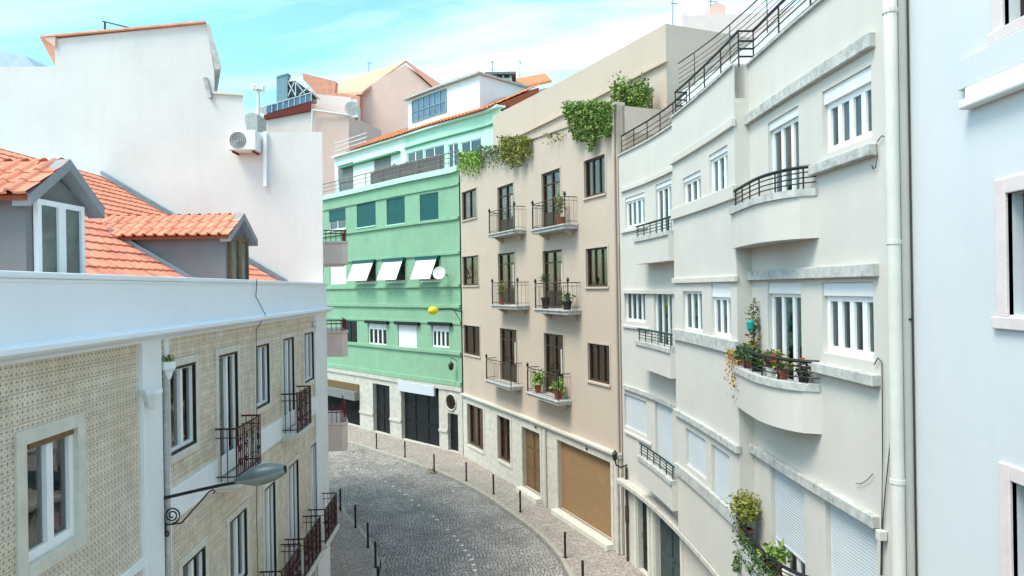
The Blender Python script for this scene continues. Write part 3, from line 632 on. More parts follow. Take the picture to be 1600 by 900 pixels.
# ---- roof with dormers
RX0, RZ0, PIT = -4.78, EYE-.57, math.atan(.61)
def roofz(x): return RZ0+.61*(RX0-x)
RIDGE = -10.9
yA, yB = -4.0, 18.25
MB().hexa([(RX0, yA, RZ0-.12), (RX0-.85, yB, RZ0-.12+.5), (RIDGE, yB, roofz(RIDGE)-.05), (RIDGE, yA, roofz(RIDGE)-.05), (RX0, yA, RZ0-.06), (RX0-.85, yB, RZ0+.45), (RIDGE, yB, roofz(RIDGE)), (RIDGE, yA, roofz(RIDGE))]).build('roof', 'terracotta', LH)
roofo = LH
def roof_tile_mesh(w, l, name, amp=.9, lip=.022):
    me = bpy.data.meshes.new(name); v = []; f = []; prof = [(0, .0), (.10, .035), (.22, .05), (.34, .035), (.45, .004), (.72, .0), (1, .006)]
    for yy in (0, l):
        for a, h in prof: v.append((a*w, yy, h*w/.24*amp+(lip if yy == 0 else .004)))
    n = len(prof); f += [(k, k+1, n+k+1, n+k) for k in range(n-1)]
    i = len(v)
    for a, h in prof: v.append((a*w, 0.0, h*w/.24*amp-.004))
    f += [(i+k, i+k+1, k+1, k) for k in range(n-1)]
    me.from_pydata(v, [], f); me.materials.append(MATS['roof_tile']); return me
TW, TL = .24, .30
tme = [roof_tile_mesh(TW, TL+.05, 'roof_tile') for _ in range(4)]
tmf = [roof_tile_mesh(TW, TL+.05, 'roof_tile', .28, .034) for _ in range(4)]
for k, m_ in list(enumerate(tme))+list(enumerate(tmf)):
    g = (.9, 1.0, 1.08, 1.16)[k]; setcol(m_, [(g, g*(.98+.02*k), g)]*len(m_.polygons))
def place_tiles(orig, wdir, udir, nw, nu, parent, budget, keep=None, w=TW, l=TL, tms=None):
    """tiles on a plane: wdir along the eave, udir up the slope"""
    tms = tms or tme; wdir = wdir.normalized(); udir = udir.normalized(); nn = wdir.cross(udir)
    if nn.z < 0: nn = -nn
    if wdir.cross(udir).z < 0: M0 = Matrix((-wdir, udir, nn)).transposed().to_4x4(); orig = orig+wdir*w
    else: M0 = Matrix((wdir, udir, nn)).transposed().to_4x4()
    lst = []
    for j in range(nu):
        for i in range(nw):
            p = orig+wdir*(i*w)+udir*(j*l)+nn*.012
            if keep and not keep(p): continue
            lst.append(p)
    lst.sort(key=lambda p: 0 if (p-Vector((0, 0, EYE))).length < 1 else (p-Vector((0, 0, EYE))).length)
    for p in lst[:budget]:
        o = bpy.data.objects.new('roof_tile', random.choice(tms)); COL.objects.link(o)
        o.matrix_world = Matrix.Translation(p-worigin(parent)) @ M0 @ Matrix.Rotation(random.uniform(-.012, .012), 4, 'Z'); o.parent = parent
    rest = lst[budget:]
    if rest:
        V = []; Fc = []; cc = []; og = worigin(parent)
        for p in rest:
            m_ = random.choice(tms); i = len(V); Mx = Matrix.Translation(p-og) @ M0; V += [tuple(Mx @ q.co) for q in m_.vertices]; Fc += [tuple(i+x for x in q.vertices) for q in m_.polygons]; g = random.uniform(.88, 1.16); cc += [(g, g, g)]*len(m_.polygons)
        me = bpy.data.meshes.new('roof_tiling'); me.from_pydata(V, [], Fc); me.materials.append(MATS['roof_tile']); setcol(me, cc)
        o = bpy.data.objects.new('roof_tiling', me); COL.objects.link(o); o.parent = parent; o['kind'] = 'stuff'
DORM = []
def dormer(yc, half, xf, zap, zeave, wood):
    """gabled dormer facing the street; front at x = xf"""
    slope_x = lambda z: RX0-(z-RZ0)/.61
    xb = slope_x(zap)-.3
    D = MB(); f = [Vector((xf, yc-half, roofz(xf)-.1)), Vector((xf, yc+half, roofz(xf)-.1)), Vector((xf, yc+half, zeave)), Vector((xf, yc, zap-.06)), Vector((xf, yc-half, zeave))]
    D.prism(f, (xb-xf, 0, 0)); dd = D.build('dormer', 'dormer_grey', LH)
    # window in the front
    z0, z1 = roofz(xf)+.05, zeave-.05
    FD = Facade([(xf+.012, yc-half*.80), (xf+.012, yc+half*.80)], -1, False)
    c = MB(); L0 = FD.len; fw = .06
    fm = 'door_wood' if wood else 'frame_white'
    for a, b, e, g in ((0, fw, z0, z1), (L0-fw, L0, z0, z1), (fw, L0-fw, z1-fw, z1), (fw, L0-fw, z0, z0+fw), (L0/2-.06, L0/2+.06, z0+fw, z1-fw)): c.fbox(FD, a, b, e, g, 0, .05)
    c.build('window_frame', fm, dd)
    for a, b in ((fw, L0/2-.06), (L0/2+.06, L0-fw)): MB().fbox(FD, a, b, z0+fw, z1-fw, 0, .02).build('pane', 'glass_grey', dd)
    # verge boards
    for sg in (-1, 1):
        e = Vector((xf+.16, yc+sg*(half+.14), zeave-.16)); a = Vector((xf+.16, yc, zap+.02)); nrm_ = Vector((0, 0, .13))
        MB().prism([e, a, a+nrm_, e+nrm_], (-.2, 0, 0)).build('verge_board', 'dormer_trim', dd)
        # roof slope
        ws = Vector((xb-xf-.16, 0, 0)); ed = Vector((0, sg*(half+.16), zeave-.12-zap)); up = -ed
        p0 = Vector((xf+.12, yc+sg*(half+.16), zeave-.12+.07))
        MB().prism([p0-Vector((0, 0, .05)), p0+up-Vector((0, 0, .05)), p0+up, p0], ws).build('roof_slope', 'terracotta', dd)
        ns = int(abs(ws.x)/.2); place_tiles(p0-Vector((0, sg*-.04, .0)), Vector((-1, 0, 0)), up, ns, 3, dd, 99, None, .2, up.length/3)
    for k in range(int(abs(xb-xf)/.3)):
        x0 = xf+.14-k*.3; c = MB(); n = 6
        for q in range(n):
            a0 = math.pi*q/n; a1 = math.pi*(q+1)/n; r0, r1 = .085, .072
            c.quad((x0, yc+r0*math.cos(a0), zap+.05+r0*math.sin(a0)), (x0, yc+r0*math.cos(a1), zap+.05+r0*math.sin(a1)), (x0-.34, yc+r1*math.cos(a1), zap+.05+r1*math.sin(a1)), (x0-.34, yc+r1*math.cos(a0), zap+.05+r1*math.sin(a0)))
        o = c.build('ridge_tile', 'roof_tile', dd); setcol(o.data, [(1, .98, .98)]*len(o.data.polygons))
    # lead flashing along the cheek nearest the camera
    a = Vector((xf, yc-half-.015, roofz(xf)+.03)); b = Vector((slope_x(zeave), yc-half-.015, zeave+.02)); up = Vector((0, 0, .10))
    MB().prism([a, b, b+up, a+up], (0, -.10, 0)).build('flashing', 'flashing', dd)
    DORM.append((yc-half-.12, yc+half+.12, slope_x(zeave), xf+.2))
def yfront(u, xo): # where the pixel column meets the dormer front line x = -4.18-xo-.047y
    k = ray(u, 380)[0]; return (-4.18-xo)/(k+.047)
y0, y1 = yfront(44, .62), yfront(130, .62); yc = (y0+y1)/2; dormer(yc, (y1-y0)/2, -4.80-.047*yc, EYE+1.40, EYE+1.10, False)
y0, y1 = yfront(354, .62), yfront(385, .62); yc = (y0+y1)/2; dormer(yc, (y1-y0)/2, -4.80-.047*yc, EYE+1.42, EYE+1.12, True)
def keep(p):
    if p.x > -5.0-.047*max(p.y, 0)*0.6 or p.x < RIDGE+.1: return False
    return not any(a < p.y+.1 < b and c < p.x < d for a, b, c, d in DORM)
place_tiles(Vector((RX0-.05, -3.0, roofz(RX0-.05))), Vector((0, 1, 0)), Vector((-1, 0, .61)), int(21.1/TW), int(7.1/TL), LH, 300, lambda p: keep(p) and p.y > 7.2, tms=tmf)
MB().prism([Vector((-6.0, 18.16, roofz(-6.0)+.04)), Vector((RIDGE, 18.16, roofz(RIDGE)+.04)), Vector((RIDGE, 18.16, roofz(RIDGE)+.14)), Vector((-6.0, 18.16, roofz(-6.0)+.14))], (0, .12, 0)).build('flashing', 'flashing', LH)

# ---- bracket street lamp on the pilaster
pl = FL.pt(su(251, 800), 0, .05); LM = thing('street_lamp', 'grey cobra-head lamp on a scrolled iron bracket fixed to the tiled house', 'street lamp', (pl.x, pl.y, EYE-3.0))
Yl = pl.y
def LP(u, v): return P3(u, v, Yl)
c = MB(); c.tube([LP(252.5, 770), LP(253, 790), LP(255, 808), LP(258, 825)], .018, 6); c.tube([LP(258, 825)]+[LP(259+5*math.sin(a), 832+6*math.cos(a)+k*.9) for k, a in enumerate(np.linspace(0, 5, 9))], .011, 5); c.build('wall_plate', 'iron_dark', LM)
c = MB(); c.tube([LP(253, 779), LP(300, 768), LP(345, 758), LP(372, 753)], .022, 7); c.build('arm', 'iron_dark', LM)
c = MB(); ctr = (269, 805); pts = []
for k in range(34):
    a = k/33*2*6.283*1.05; r = 3+10*(k/33); pts.append(LP(ctr[0]+r*math.cos(a+1.0), ctr[1]+r*math.sin(a+1.0)))
c.tube(pts, .010, 5); c.tube([LP(272, 819), LP(284, 817), LP(294, 805), LP(312, 785), LP(326, 769), LP(333, 765), LP(336, 768), LP(333, 771)], .011, 5); c.tube([LP(257, 818), LP(262, 820), LP(272, 819)], .010, 5); c.build('scroll', 'iron_dark', LM)
h0, h1 = LP(366, 752), LP(446, 733); ax = (h1-h0); L0 = ax.length; ax.normalize(); sd = Vector((0, 1, 0)); upv = ax.cross(sd)
if upv.z < 0: upv = -upv
def headshell(lo, hi, name, m):
    c = MB(); n = 14; rows = []
    for k in range(n+1):
        t = k/n; wv = .15*math.sin(math.pi*min(1, t*.88+.06))**.6*(.35+.65*min(1, t*2.2)); hh = .135*math.sin(math.pi*min(1, t*.9+.04))**.55*(.5+.5*min(1, t*2.5))
        rows.append([h0+ax*(L0*t)+sd*(wv*math.cos(a))+upv*((hh if math.sin(a) > 0 else hh*.95)*math.sin(a)) for a in np.linspace(lo, hi, 11)])
    for a, b in zip(rows[:-1], rows[1:]):
        for k in range(10): c.quad(a[k], a[k+1], b[k+1], b[k])
    return c.build(name, m, LM, smooth=True, merge=True)
headshell(0, math.pi, 'lamp_housing', 'lamp_grey'); headshell(math.pi, 2*math.pi, 'lamp_bowl', 'lamp_glass')
cb = FL.pt(su(392, 470), 0, .1); mb = MB(); mb.tube([FL.pt(su(391, 440), ZP+.02, .12), FL.pt(su(392, 460), ZP-.3, .09), FL.pt(su(394, 485), ZC+.18, .24), FL.pt(su(394, 500), ZC-.1, .07), FL.pt(su(394, 560), EYE-2.6, .06), FL.pt(su(394, 700), EYE-4.2, .06), FL.pt(su(397, 800), EYE-6, .06)], .008, 5)
tag(mb.build('cable', 'cable', None), 'thin grey cable running down the tiled house over its white parapet', 'cable')

# ================================================================== curved white apartment house on the right
WH = thing('curved_white_house', 'cream-white curved apartment house with bowed balconies and grey-stained ledges', 'apartment house', (7.5, 14.5, 0))
BO = .28
sA = FW.hit(1149, 300, BO)[0]; sB = FW.hit(1052, 350, BO)[0]     # near and far edges of the projecting bay
E = EYE
zlev = dict(hd=(E+2.97, E+.07, E-3.14), sl=(E+1.62, E-1.30, E-4.58), fl=(E+1.25, E-1.68, E-4.92))
ZT = E+4.08
def wr(u0, u1, vt, vb=None, o=0, fl=None):
    r = FW.rect(u0, u1, vt, vb if vb else vt+60, o)
    return r if fl is None else (r[0], r[1], fl, r[3])
# near piece, bay, far piece
wn = [(wr(1285, 1362, 122, 228), .0), (wr(1200, 1248, 178, 260, fl=zlev['fl'][0]), 0), (wr(1285, 1365, 441, 558), 0), (wr(1200, 1252, 441, 560, fl=zlev['fl'][1]), 0)]
r1, r2, r3, r4 = [x[0] for x in wn]
r5 = (r4[0], r4[1], zlev['fl'][2], zlev['hd'][2]-.03); r6 = (r3[0], r3[1], zlev['sl'][2]+.12, zlev['hd'][2]-.03)
wb = [wr(1067, 1095, 272, 323, BO), wr(1108, 1137, 234, 303, BO), wr(1067, 1097, 455, 519, BO), wr(1111.7, 1141.7, 441, 527, BO), wr(1071.7, 1103, 678, 737, BO), wr(1112, 1140, 703, 787, BO)]
for k in (0, 1): wb[k] = (wb[k][0], wb[k][1], zlev['sl'][0]+.22, wb[k][3])
wf = [wr(977, 1007, 305, 354), wr(1024.5, 1049, 284, 345, fl=zlev['fl'][0]), wr(976, 1008, 456, 503), wr(1022, 1050, 456, 520, fl=zlev['fl'][1]), wr(975.5, 1010, 621, 673), wr(1024, 1050, 633, 720, fl=zlev['fl'][2])]
# street-level openings of the far piece
sd1 = (FW.hit(1012.5, 830)[0], FW.hit(997, 830)[0], 0.02, E-6.35); sd2 = (FW.hit(1064, 860, 0)[0], FW.hit(1024, 860)[0], 0.02, E-6.25)
wall(FW, 0, sA, 0, ZT, [r1, r2, r3, r4, r5, r6], 'wall', 'cream_plaster', WH, 0, .16)
wall(FW, sA, sB, E-5.9, ZT, wb, 'bay_wall', 'cream_plaster', WH, BO, .16)
wall(FW, sB-.6, FW.len, 0, ZT, wf+[sd1, sd2], 'wall', 'cream_plaster', WH, 0, .16)
MB().fbox(FW, sA, sB-.6, 0, E-5.9, -.1, 0).build('wall', 'cream_plaster', WH)
for q in (sA, sB):
    MB().quad(FW.pt(q, E-5.9, 0), FW.pt(q, E-5.9, BO), FW.pt(q, ZT, BO), FW.pt(q, ZT, 0)).build('bay_return', 'cream_plaster', WH)
MB().fbox(FW, sA, sB, E-5.96, E-5.9, 0, BO).build('bay_soffit', 'cream_plaster', WH)
core(FW, 0, FW.len, 0, ZT-.5, .3, 8, 'body', 'cream_plaster', WH)
MB().quad(FW.pt(0, 0, 0), FW.pt(0, 0, -.5), FW.pt(0, ZT, -.5), FW.pt(0, ZT, 0)).build('end_wall', 'cream_plaster', WH)
# parapet back and coping
for a, b, o in ((0, sA, 0), (sA, sB, BO), (sB, FW.len, 0)):
    MB().fbox(FW, a, b, ZT, ZT+.05, o-.25, o+.05).build('coping', 'ledge_stone', WH, bevel=.008)
    MB().fbox(FW, a, b, ZT-.6, ZT-.003, o-.22, o-.02).build('parapet_back', 'cream_plaster', WH)
# ledges over and under the windows
def ledge(a, b, z0, z1, o, p, m='ledge_stone', name='ledge'): return MB().fbox(FW, a, b, z0, z1, o-.02, o+p, .4).build(name, m, WH, bevel=.012)
nend = FW.hit(1374, 440)[0]; nst = FW.hit(1278, 440)[0]
ledge(nend, sA, zlev['hd'][0], zlev['hd'][0]+.19, 0, .09); ledge(sA-.03, sB+.03, zlev['hd'][0]-.02, zlev['hd'][0]+.14, BO, .07, 'cream_plaster'); ledge(sB+.02, FW.len-.25, zlev['hd'][0]-.06, zlev['hd'][0]+.06, 0, .07, 'cream_plaster')
ledge(nend, sA, zlev['hd'][1], zlev['hd'][1]+.17, 0, .09); ledge(sA-.03, sB+.03, zlev['hd'][1]-.02, zlev['hd'][1]+.10, BO, .06, 'cream_plaster'); ledge(sB+.02, FW.len-.3, zlev['hd'][1]-.30, zlev['hd'][1]-.18, 0, .08, 'cream_plaster')
ledge(FW.hit(1374, 800)[0], sA, zlev['hd'][2], zlev['hd'][2]+.16, 0, .10); ledge(sA-.03, sB+.03, zlev['hd'][2]-.02, zlev['hd'][2]+.13, BO, .08); ledge(sB+.02, FW.len-.2, zlev['hd'][2]-.05, zlev['hd'][2]+.09, 0, .08)
for k in range(3):
    z = zlev['sl'][k]
    ledge(nend, nst+.02, z-.02, z+.13, 0, .12); ledge(sA-.04, sB+.04, z-.02, z+.24, BO, .07, 'ledge_stone' if k else 'cream_plaster'); ledge(FW.hit(1015, 500)[0], FW.len-.2, z+.02, z+.10, 0, .06, 'cream_plaster')
# windows
window(FW, r1, WH, 0, .13, n=4, pane='glass_teal', box=.19, mw=.1, fw=.08); window(FW, r3, WH, 0, .13, n=4, pane='glass_dark', box=.19, mw=.11, fw=.08)
window(FW, r2, WH, 0, .13, n=3, pane='glass_teal', box=.14, mw=.09); window(FW, r4, WH, 0, .13, n=3, pane='glass_teal', box=.19, mw=.09)
window(FW, r5, WH, 0, .13, n=3, pane='glass_dark', shut=.72, shutm='shutter_blue', mw=.09); window(FW, r6, WH, 0, .13, n=4, pane='glass_dark', shut=.9, shutm='shutter_blue', mw=.1)
for k, r in enumerate(wb):
    window(FW, r, WH, BO, .12, n=3, pane='glass_grey' if k in (0, 1) else 'glass_teal', frame='frame_white', box=.10 if k < 2 else (.3 if k == 3 else 0), shut=.96 if k > 3 else 0, shutm='shutter_blue', mw=.09)
for k, r in enumerate(wf):
    window(FW, r, WH, 0, .12, n=4 if k in (0, 2) else 3, pane='glass_teal', box=.12 if k < 2 else 0, shut=.97 if k > 3 else 0, shutm='shutter_blue', mw=.10 if k < 2 else .07)
plank_door(FW, sd1, WH, 0, .16, 'door_black', 1, 'narrow dark door at street level', 3)
plank_door(FW, sd2, WH, 0, .16, 'door_teal', 2, 'wide teal-grey shop door', 2)
MB().fbox(FW, sA, FW.len-.1, E-6.12, E-5.98, 0, .30, .4).build('shop_canopy', 'grey_stone', WH, bevel=.02)
MB().tube([FW.pt(q, E-6.16, .2) for q in np.linspace(sA, FW.len-.15, 14)], .035, 6).build('canopy_pipe', 'iron_brown', WH)
for q in (sd1[0]-.12, sd1[1]+.12, sd2[0]-.12, sd2[1]+.1): MB().fbox(FW, q-.07, q+.07, 0, E-6.2, 0, .05).build('door_jamb', 'lime_stone', WH)
# bowed balconies
def bowed(a, b, zled, o_far, o_max, name, near_round=True):
    """solid apron balcony between arc lengths a (near end) and b (far end)"""
    n = 22; path = []
    for k in range(n+1):
        t = k/n; q = a+(b-a)*t
        if near_round:
            o = o_max*math.sqrt(max(0, 1-(1-min(1, t/.42))**2)) if t < .42 else o_max+(o_far-o_max)*((t-.42)/.58)**1.3
        else: o = o_max*(1 if .0 < t < 1 else 1)
        path.append((q, o))
    zb = zled-.74
    def strip(z0, z1, ex, th, nm, m, par):
        c = MB(); pp = [(q, max(0.0, o+ex)) for q, o in path]
        for (q0, o0), (q1, o1) in zip(pp[:-1], pp[1:]):
            c.hexa([FW.pt(q0, z0, max(-.02, o0-th)), FW.pt(q1, z0, max(-.02, o1-th)), FW.pt(q1, z0, o1), FW.pt(q0, z0, o0), FW.pt(q0, z1, max(-.02, o0-th)), FW.pt(q1, z1, max(-.02, o1-th)), FW.pt(q1, z1, o1), FW.pt(q0, z1, o0)])
        return c.build(nm, m, par)
    bal = strip(zb, zb+.16, 0, 2.0, 'balcony', 'cream_plaster', WH)
    strip(zb+.16, zled-.11, 0, .14, 'apron', 'cream_plaster', bal)
    strip(zled-.11, zled, .045, .24, 'coping', 'ledge_stone', bal)
    if not near_round:
        for q, sg in ((a, 1), (b, -1)): MB().fbox(FW, min(q, q+sg*.14), max(q, q+sg*.14), zb+.16, zled-.11, 0, o_max-.14).build('apron', 'cream_plaster', bal)
    hr = [FW.pt(q, zled+.33, max(.03, o-.06)) for q, o in path]
    MB().tube(hr, .028, 7).build('handrail', 'iron_dark' if near_round else 'iron_green', bal)
    c = MB()
    for zz_ in (.09, .17, .25): c.tube([p-Vector((0, 0, .33-zz_)) for p in hr], .011, 5)
    c.build('rails', 'iron_dark' if near_round else 'iron_green', bal)
    for k in (1, 5, 9, 13, 17, 21):
        p = hr[k]; MB().tube([p-Vector((0, 0, .36)), p], .014, 5).build('post', 'iron_dark', bal)
    return path
na = FW.hit(1280, 380)[0]
for k in range(3): P_ = bowed(na, sA+.02, (E+1.41, E-1.50, E-4.74)[k], BO+.08, .50, 'b'); 
fa, fb = sB-.02, FW.hit(992, 420, .42)[0]
for k in range(3): bowed(fa, fb, (E+1.35, E-1.54, E-4.78)[k], .42, .42, 'b', False)
# roof terrace railing
def terrace_rail(z0, h, inset, parent, segs, m='iron_green'):
    c = MB(); top = MB(); rl = thing_part = None
    for a, b, o in segs:
        n = max(2, int((b-a)/.5)); pp = [FW.pt(a+(b-a)*k/n, 0, o-inset) for k in range(n+1)]
        top.tube([p+Vector((0, 0, z0+h)) for p in pp], .028, 6)
        for zz_ in (.12, .26, .40): c.tube([p+Vector((0, 0, z0+zz_*h/.58)) for p in pp], .012, 5)
    t = top.build('terrace_railing', m, parent); c.build('rails', m, t)
    for a, b, o in segs:
        n = max(2, int((b-a)/.95))
        for k in range(n+1):
            p = FW.pt(a+(b-a)*k/n, 0, o-inset); MB().tube([p+Vector((0, 0, z0-.05)), p+Vector((0, 0, z0+h))], .016, 5).build('post', m, t)
    for q, o0, o1 in ((sA, 0, BO), (sB, 0, BO)):
        if len(segs) == 3:
            c2 = MB()
            for zz_ in (.12, .26, .40, .58): MB().tube([FW.pt(q, z0+zz_*h/.58, o0-inset), FW.pt(q, z0+zz_*h/.58, o1-inset)], .02, 5).build('return_rail', m, t)
terrace_rail(ZT+.05, .60, .10, WH, [(0, sA, 0), (sA, sB, BO), (sB, FW.len, 0)], 'iron_dark')
# set-back top floor
MB().prism([FW.pt(q, ZT-.5, -2.0) for q in np.linspace(0, FW.len-.4, 10)]+[FW.pt(FW.len-.4, ZT-.5, -6), FW.pt(0, ZT-.5, -6)], (0, 0, 2.55)).build('penthouse', 'white_plaster', WH)
def prail():
    c = MB(); t = MB()
    pp = [FW.pt(q, 0, -1.9) for q in np.linspace(0, FW.len-.4, 14)]
    t.tube([p+Vector((0, 0, E+7.0)) for p in pp], .02, 5)
    for k in range(6): c.tube([p+Vector((0, 0, E+6.1+.14*k)) for p in pp], .010, 4)
    o = t.build('upper_railing', 'iron_brown', WH); c.build('rails', 'iron_brown', o)
    for p in pp[::2]: MB().tube([p+Vector((0, 0, E+6.0)), p+Vector((0, 0, E+7.0))], .014, 5).build('post', 'iron_brown', o)
prail()
# downpipe and cables at the near end
dp = thing('downpipe', 'cream drainpipe running down the joint between the two white houses', 'drainpipe', (4.6, 8.1, 0))
zz = [0, 3, 5.6, 8.4, 11, 14]
px = FW.pt(FW.hit(1405, 450, .1)[0], 0, .10); MB().tube([Vector((px.x, px.y, z)) for z in zz], .078, 12).build('pipe', 'pipe_cream', dp, smooth=True)
for z in (3.2, 6.1, 8.95, 11.7): MB().lathe((px.x, px.y, z), [(.088, 0), (.088, .05)], 12).build('collar', 'pipe_cream', dp)
def cable(pts, label, r=.007, m='cable'):
    tag(MB().tube(pts, r, 5).build('cable', m, None), label, 'cable')
def WPt(u, v, o=.03): s, Y = FW.hit(u, v, o); return P3(u, v, Y)
cable([WPt(1396, 60), WPt(1393, 210), WPt(1392, 330), WPt(1393.5, 520), WPt(1394, 640), WPt(1396, 780), WPt(1397, 899)], 'dark cable fixed beside the cream drainpipe')
cable([WPt(1370, 222), WPt(1378, 212), WPt(1388, 216), WPt(1392, 232), WPt(1391, 350)], 'dark cable looping off the grey-stained top window ledge')
cable([WPt(1370, 224), WPt(1371, 245), WPt(1368, 262), WPt(1364, 264), WPt(1362, 258)], 'short hooked cable end hanging under the top window ledge')
cable([WPt(1366, 570), WPt(1372, 559), WPt(1378, 566), WPt(1378.5, 600), WPt(1379, 700), WPt(1378, 800), WPt(1376, 899)], 'dark cable arching off the lower window ledge and running down')
cable([WPt(1395, 640), WPt(1390, 700), WPt(1383, 770), WPt(1379, 820), WPt(1378, 899)], 'dark cable crossing slantwise from the drainpipe towards the shuttered window')
cable([WPt(1337, 755), WPt(1345, 756), WPt(1355, 750), WPt(1364, 740)], 'faint loose cable on the blank wall above the lowest ledge', .005)
q = WPt(1377, 836, .06); tag(MB().box(q-Vector((.05, .05, .06)), q+Vector((.05, .05, .06))).build('junction_box', 'pipe_cream', None, bevel=.008), 'small cream junction box beside the shuttered window', 'junction box')

# ---- balcony plants on the white house
def pot(p, r, h, m='terracotta'):
    c = MB(); c.lathe(p, [(r*.72, 0), (r, h*.85), (r*1.08, h*.85), (r*1.08, h), (r*.9, h), (r*.88, h*.9)], 12); return c, m
def potted(name, label, p, r, h, leaves, potm='terracotta', stem=0, group=None):
    t = thing(name, label, 'plant', p, group); c, m = pot(Vector(p), r, h, potm); c.build('pot', m, t)
    MB().lathe(Vector(p)+Vector((0, 0, h*.88)), [(r*.86, 0), (r*.84, .01)], 10).build('soil', 'soil', t)
    if stem: MB().tube([Vector(p)+Vector((0, 0, h*.9)), Vector(p)+Vector((.02, .01, h+stem*.5)), Vector(p)+Vector((0, 0, h+stem))], [.018, .013, .008], 6).build('stem', 'door_wood', t)
    for k, (n, rx, ry, rz, dz, sz, m, dr) in enumerate(leaves):
        mb = MB(); leafmesh(mb, Vector(p)+Vector((0, 0, h+dz)), n, rx, ry, rz, sz, dr); mb.build('foliage' if k == 0 else 'flowers', m, t, fix=False)['kind'] = 'stuff'
    return t
def BP(t, o, z): # point on the middle bowed balcony
    q = na+(sA-na)*t; return FW.pt(q, z, o)
zb2 = E-1.50
mb = MB(); rr = random.Random(2)
for k in range(260):
    q = rr.random(); p = BP(.98, BO+.10+rr.uniform(-.12, .10), zb2+.30-1.0*q*rr.random())+Vector((0, rr.uniform(-.25, .25), 0)); leaf(mb, p, .075*(.6+rr.random()*.6), rr, .9)
loose_plant(mb, 'trailing_plant', 'leaf_dry', 'dry ochre plant trailing over the far end of the flower balcony')
for t_, lab, lv, pm in ((.80, 'leafy dark green plant in a pot behind the flower balcony rail near its far end', [(110, .17, .2, .16, .10, .11, 'leaf_dark', 0)], 'terracotta'),
                    (.62, 'green plant in a dark trough behind the middle of the flower balcony rail', [(100, .16, .2, .15, .08, .10, 'leaf_dark', 0)], 'pot_dark'),
                    (.40, 'red flowering plant in a white pot on the flower balcony', [(60, .14, .16, .12, .06, .09, 'leaf_dark', 0), (46, .15, .17, .12, .08, .07, 'petal_red', 0)], 'plastic_white'),
                    (.24, 'small bushy plant in a brown pot on the flower balcony', [(70, .13, .15, .12, .06, .08, 'leaf_olive', 0)], 'terracotta'),
                    (.10, 'reddish plant in a black pot at the near end of the flower balcony', [(60, .12, .14, .13, .06, .08, 'leaf_dark', 0), (24, .12, .14, .12, .08, .06, 'petal_red', 0)], 'pot_dark')):
    p = BP(t_, .30 if t_ > .2 else .14, zb2-.0); potted('potted_plant', lab, p, .09, .15, lv, pm)
p = BP(.50, .16, zb2); potted('potted_plant', 'round olive bush in a pot in front of the balcony door', p+Vector((0, 0, 0)), .10, .16, [(120, .2, .2, .13, .12, .09, 'leaf_olive', 0)])
p = BP(.86, .12, zb2); t = potted('climbing_plant', 'tall grey-brown climber on a stake against the bay side', p, .11, .2, [(50, .1, .1, .2, .2, .08, 'leaf_dry', 0)], 'pot_dark', 1.0)
mb = MB(); leafmesh(mb, p+Vector((0, 0, .78)), 230, .10, .10, .50, .07, 0); mb.build('climber', 'leaf_grey', t)['kind'] = 'stuff'
q = p+Vector((-.1, -.12, .66)); tag(MB().lathe(q, [(.03, 0), (.06, .04), (.07, .16), (.03, .2)], 8).build('watering_can', 'teal_plastic', None), 'bright teal plastic vessel hanging on the climber', 'vessel')
zb3 = E-4.74
p = BP(.93, .26, zb3); t = potted('potted_tree', 'bushy yellow-green shrub standing on the lowest bowed balcony', p, .13, .24, [(900, .27, .30, .26, .40, .07, 'leaf_olive', 0)], 'terracotta', .45)
mb = MB()
for k in range(800):
    t_ = rr.uniform(.25, .98); pth = BP(t_, 0, 0); q = na+(sA-na)*t_; oo = P_[int(round(t_*22))][1]
    leaf(mb, FW.pt(q, zb3+rr.uniform(-.25, .36)*(1 if t_ > .6 else .6), oo+rr.uniform(-.12, .07)), .065*(.6+rr.random()*.8), rr, .4)
loose_plant(mb, 'ivy', 'leaf_dark', 'dark ivy tangled in the railing of the lowest bowed balcony')
for t_ in (.40,): potted('potted_plant', 'broad-leaved green plant in a pot on the lowest bowed balcony', BP(t_, .3, zb3), .12, .2, [(260, .19, .22, .16, .1, .10, 'leaf_green', 0)])
mb = MB()
for k in range(40): p_ = BP(.93, BO+.14, zb3-.35)+Vector((0, rr.uniform(-.2, .15), rr.uniform(-.16, .1))); leaf(mb, p_, .12, rr, .8)
loose_plant(mb, 'trailing_plant', 'leaf_dark', 'dark green trailer hanging below the shrub balcony')
# dark wall lantern at the joint with the beige house
q = FW.pt(FW.len-.30, E-5.55, 0); LN = thing('wall_lantern', 'small black lantern on an iron arm between the beige and white houses', 'lantern', q)
nn = FW.pt(FW.len-.3, 0, 1)-FW.pt(FW.len-.3, 0, 0)
MB().tube([q, q+nn*.2+Vector((0, 0, -.06)), q+nn*.36+Vector((0, 0, .02)), q+nn*.40+Vector((0, 0, .16))], .026, 6).build('arm', 'iron_dark', LN)
MB().lathe(q+nn*.40+Vector((0, 0, .16)), [(.035, 0), (.06, .05), (.08, .2), (.095, .21), (.05, .28), (.015, .33)], 8).build('lamp_housing', 'iron_dark', LN)
q2 = FW.pt(FW.len-.36, 0, .06); tag(MB().tube([Vector((q2.x, q2.y, z)) for z in (0, 1.3, 2.9)], .04, 8).lathe((q2.x, q2.y, 1.2), [(.06, 0), (.06, .5)], 8).build('rusty_pipe', 'iron_brown', None), 'rusty brown standpipe beside the narrow dark door', 'pipe')

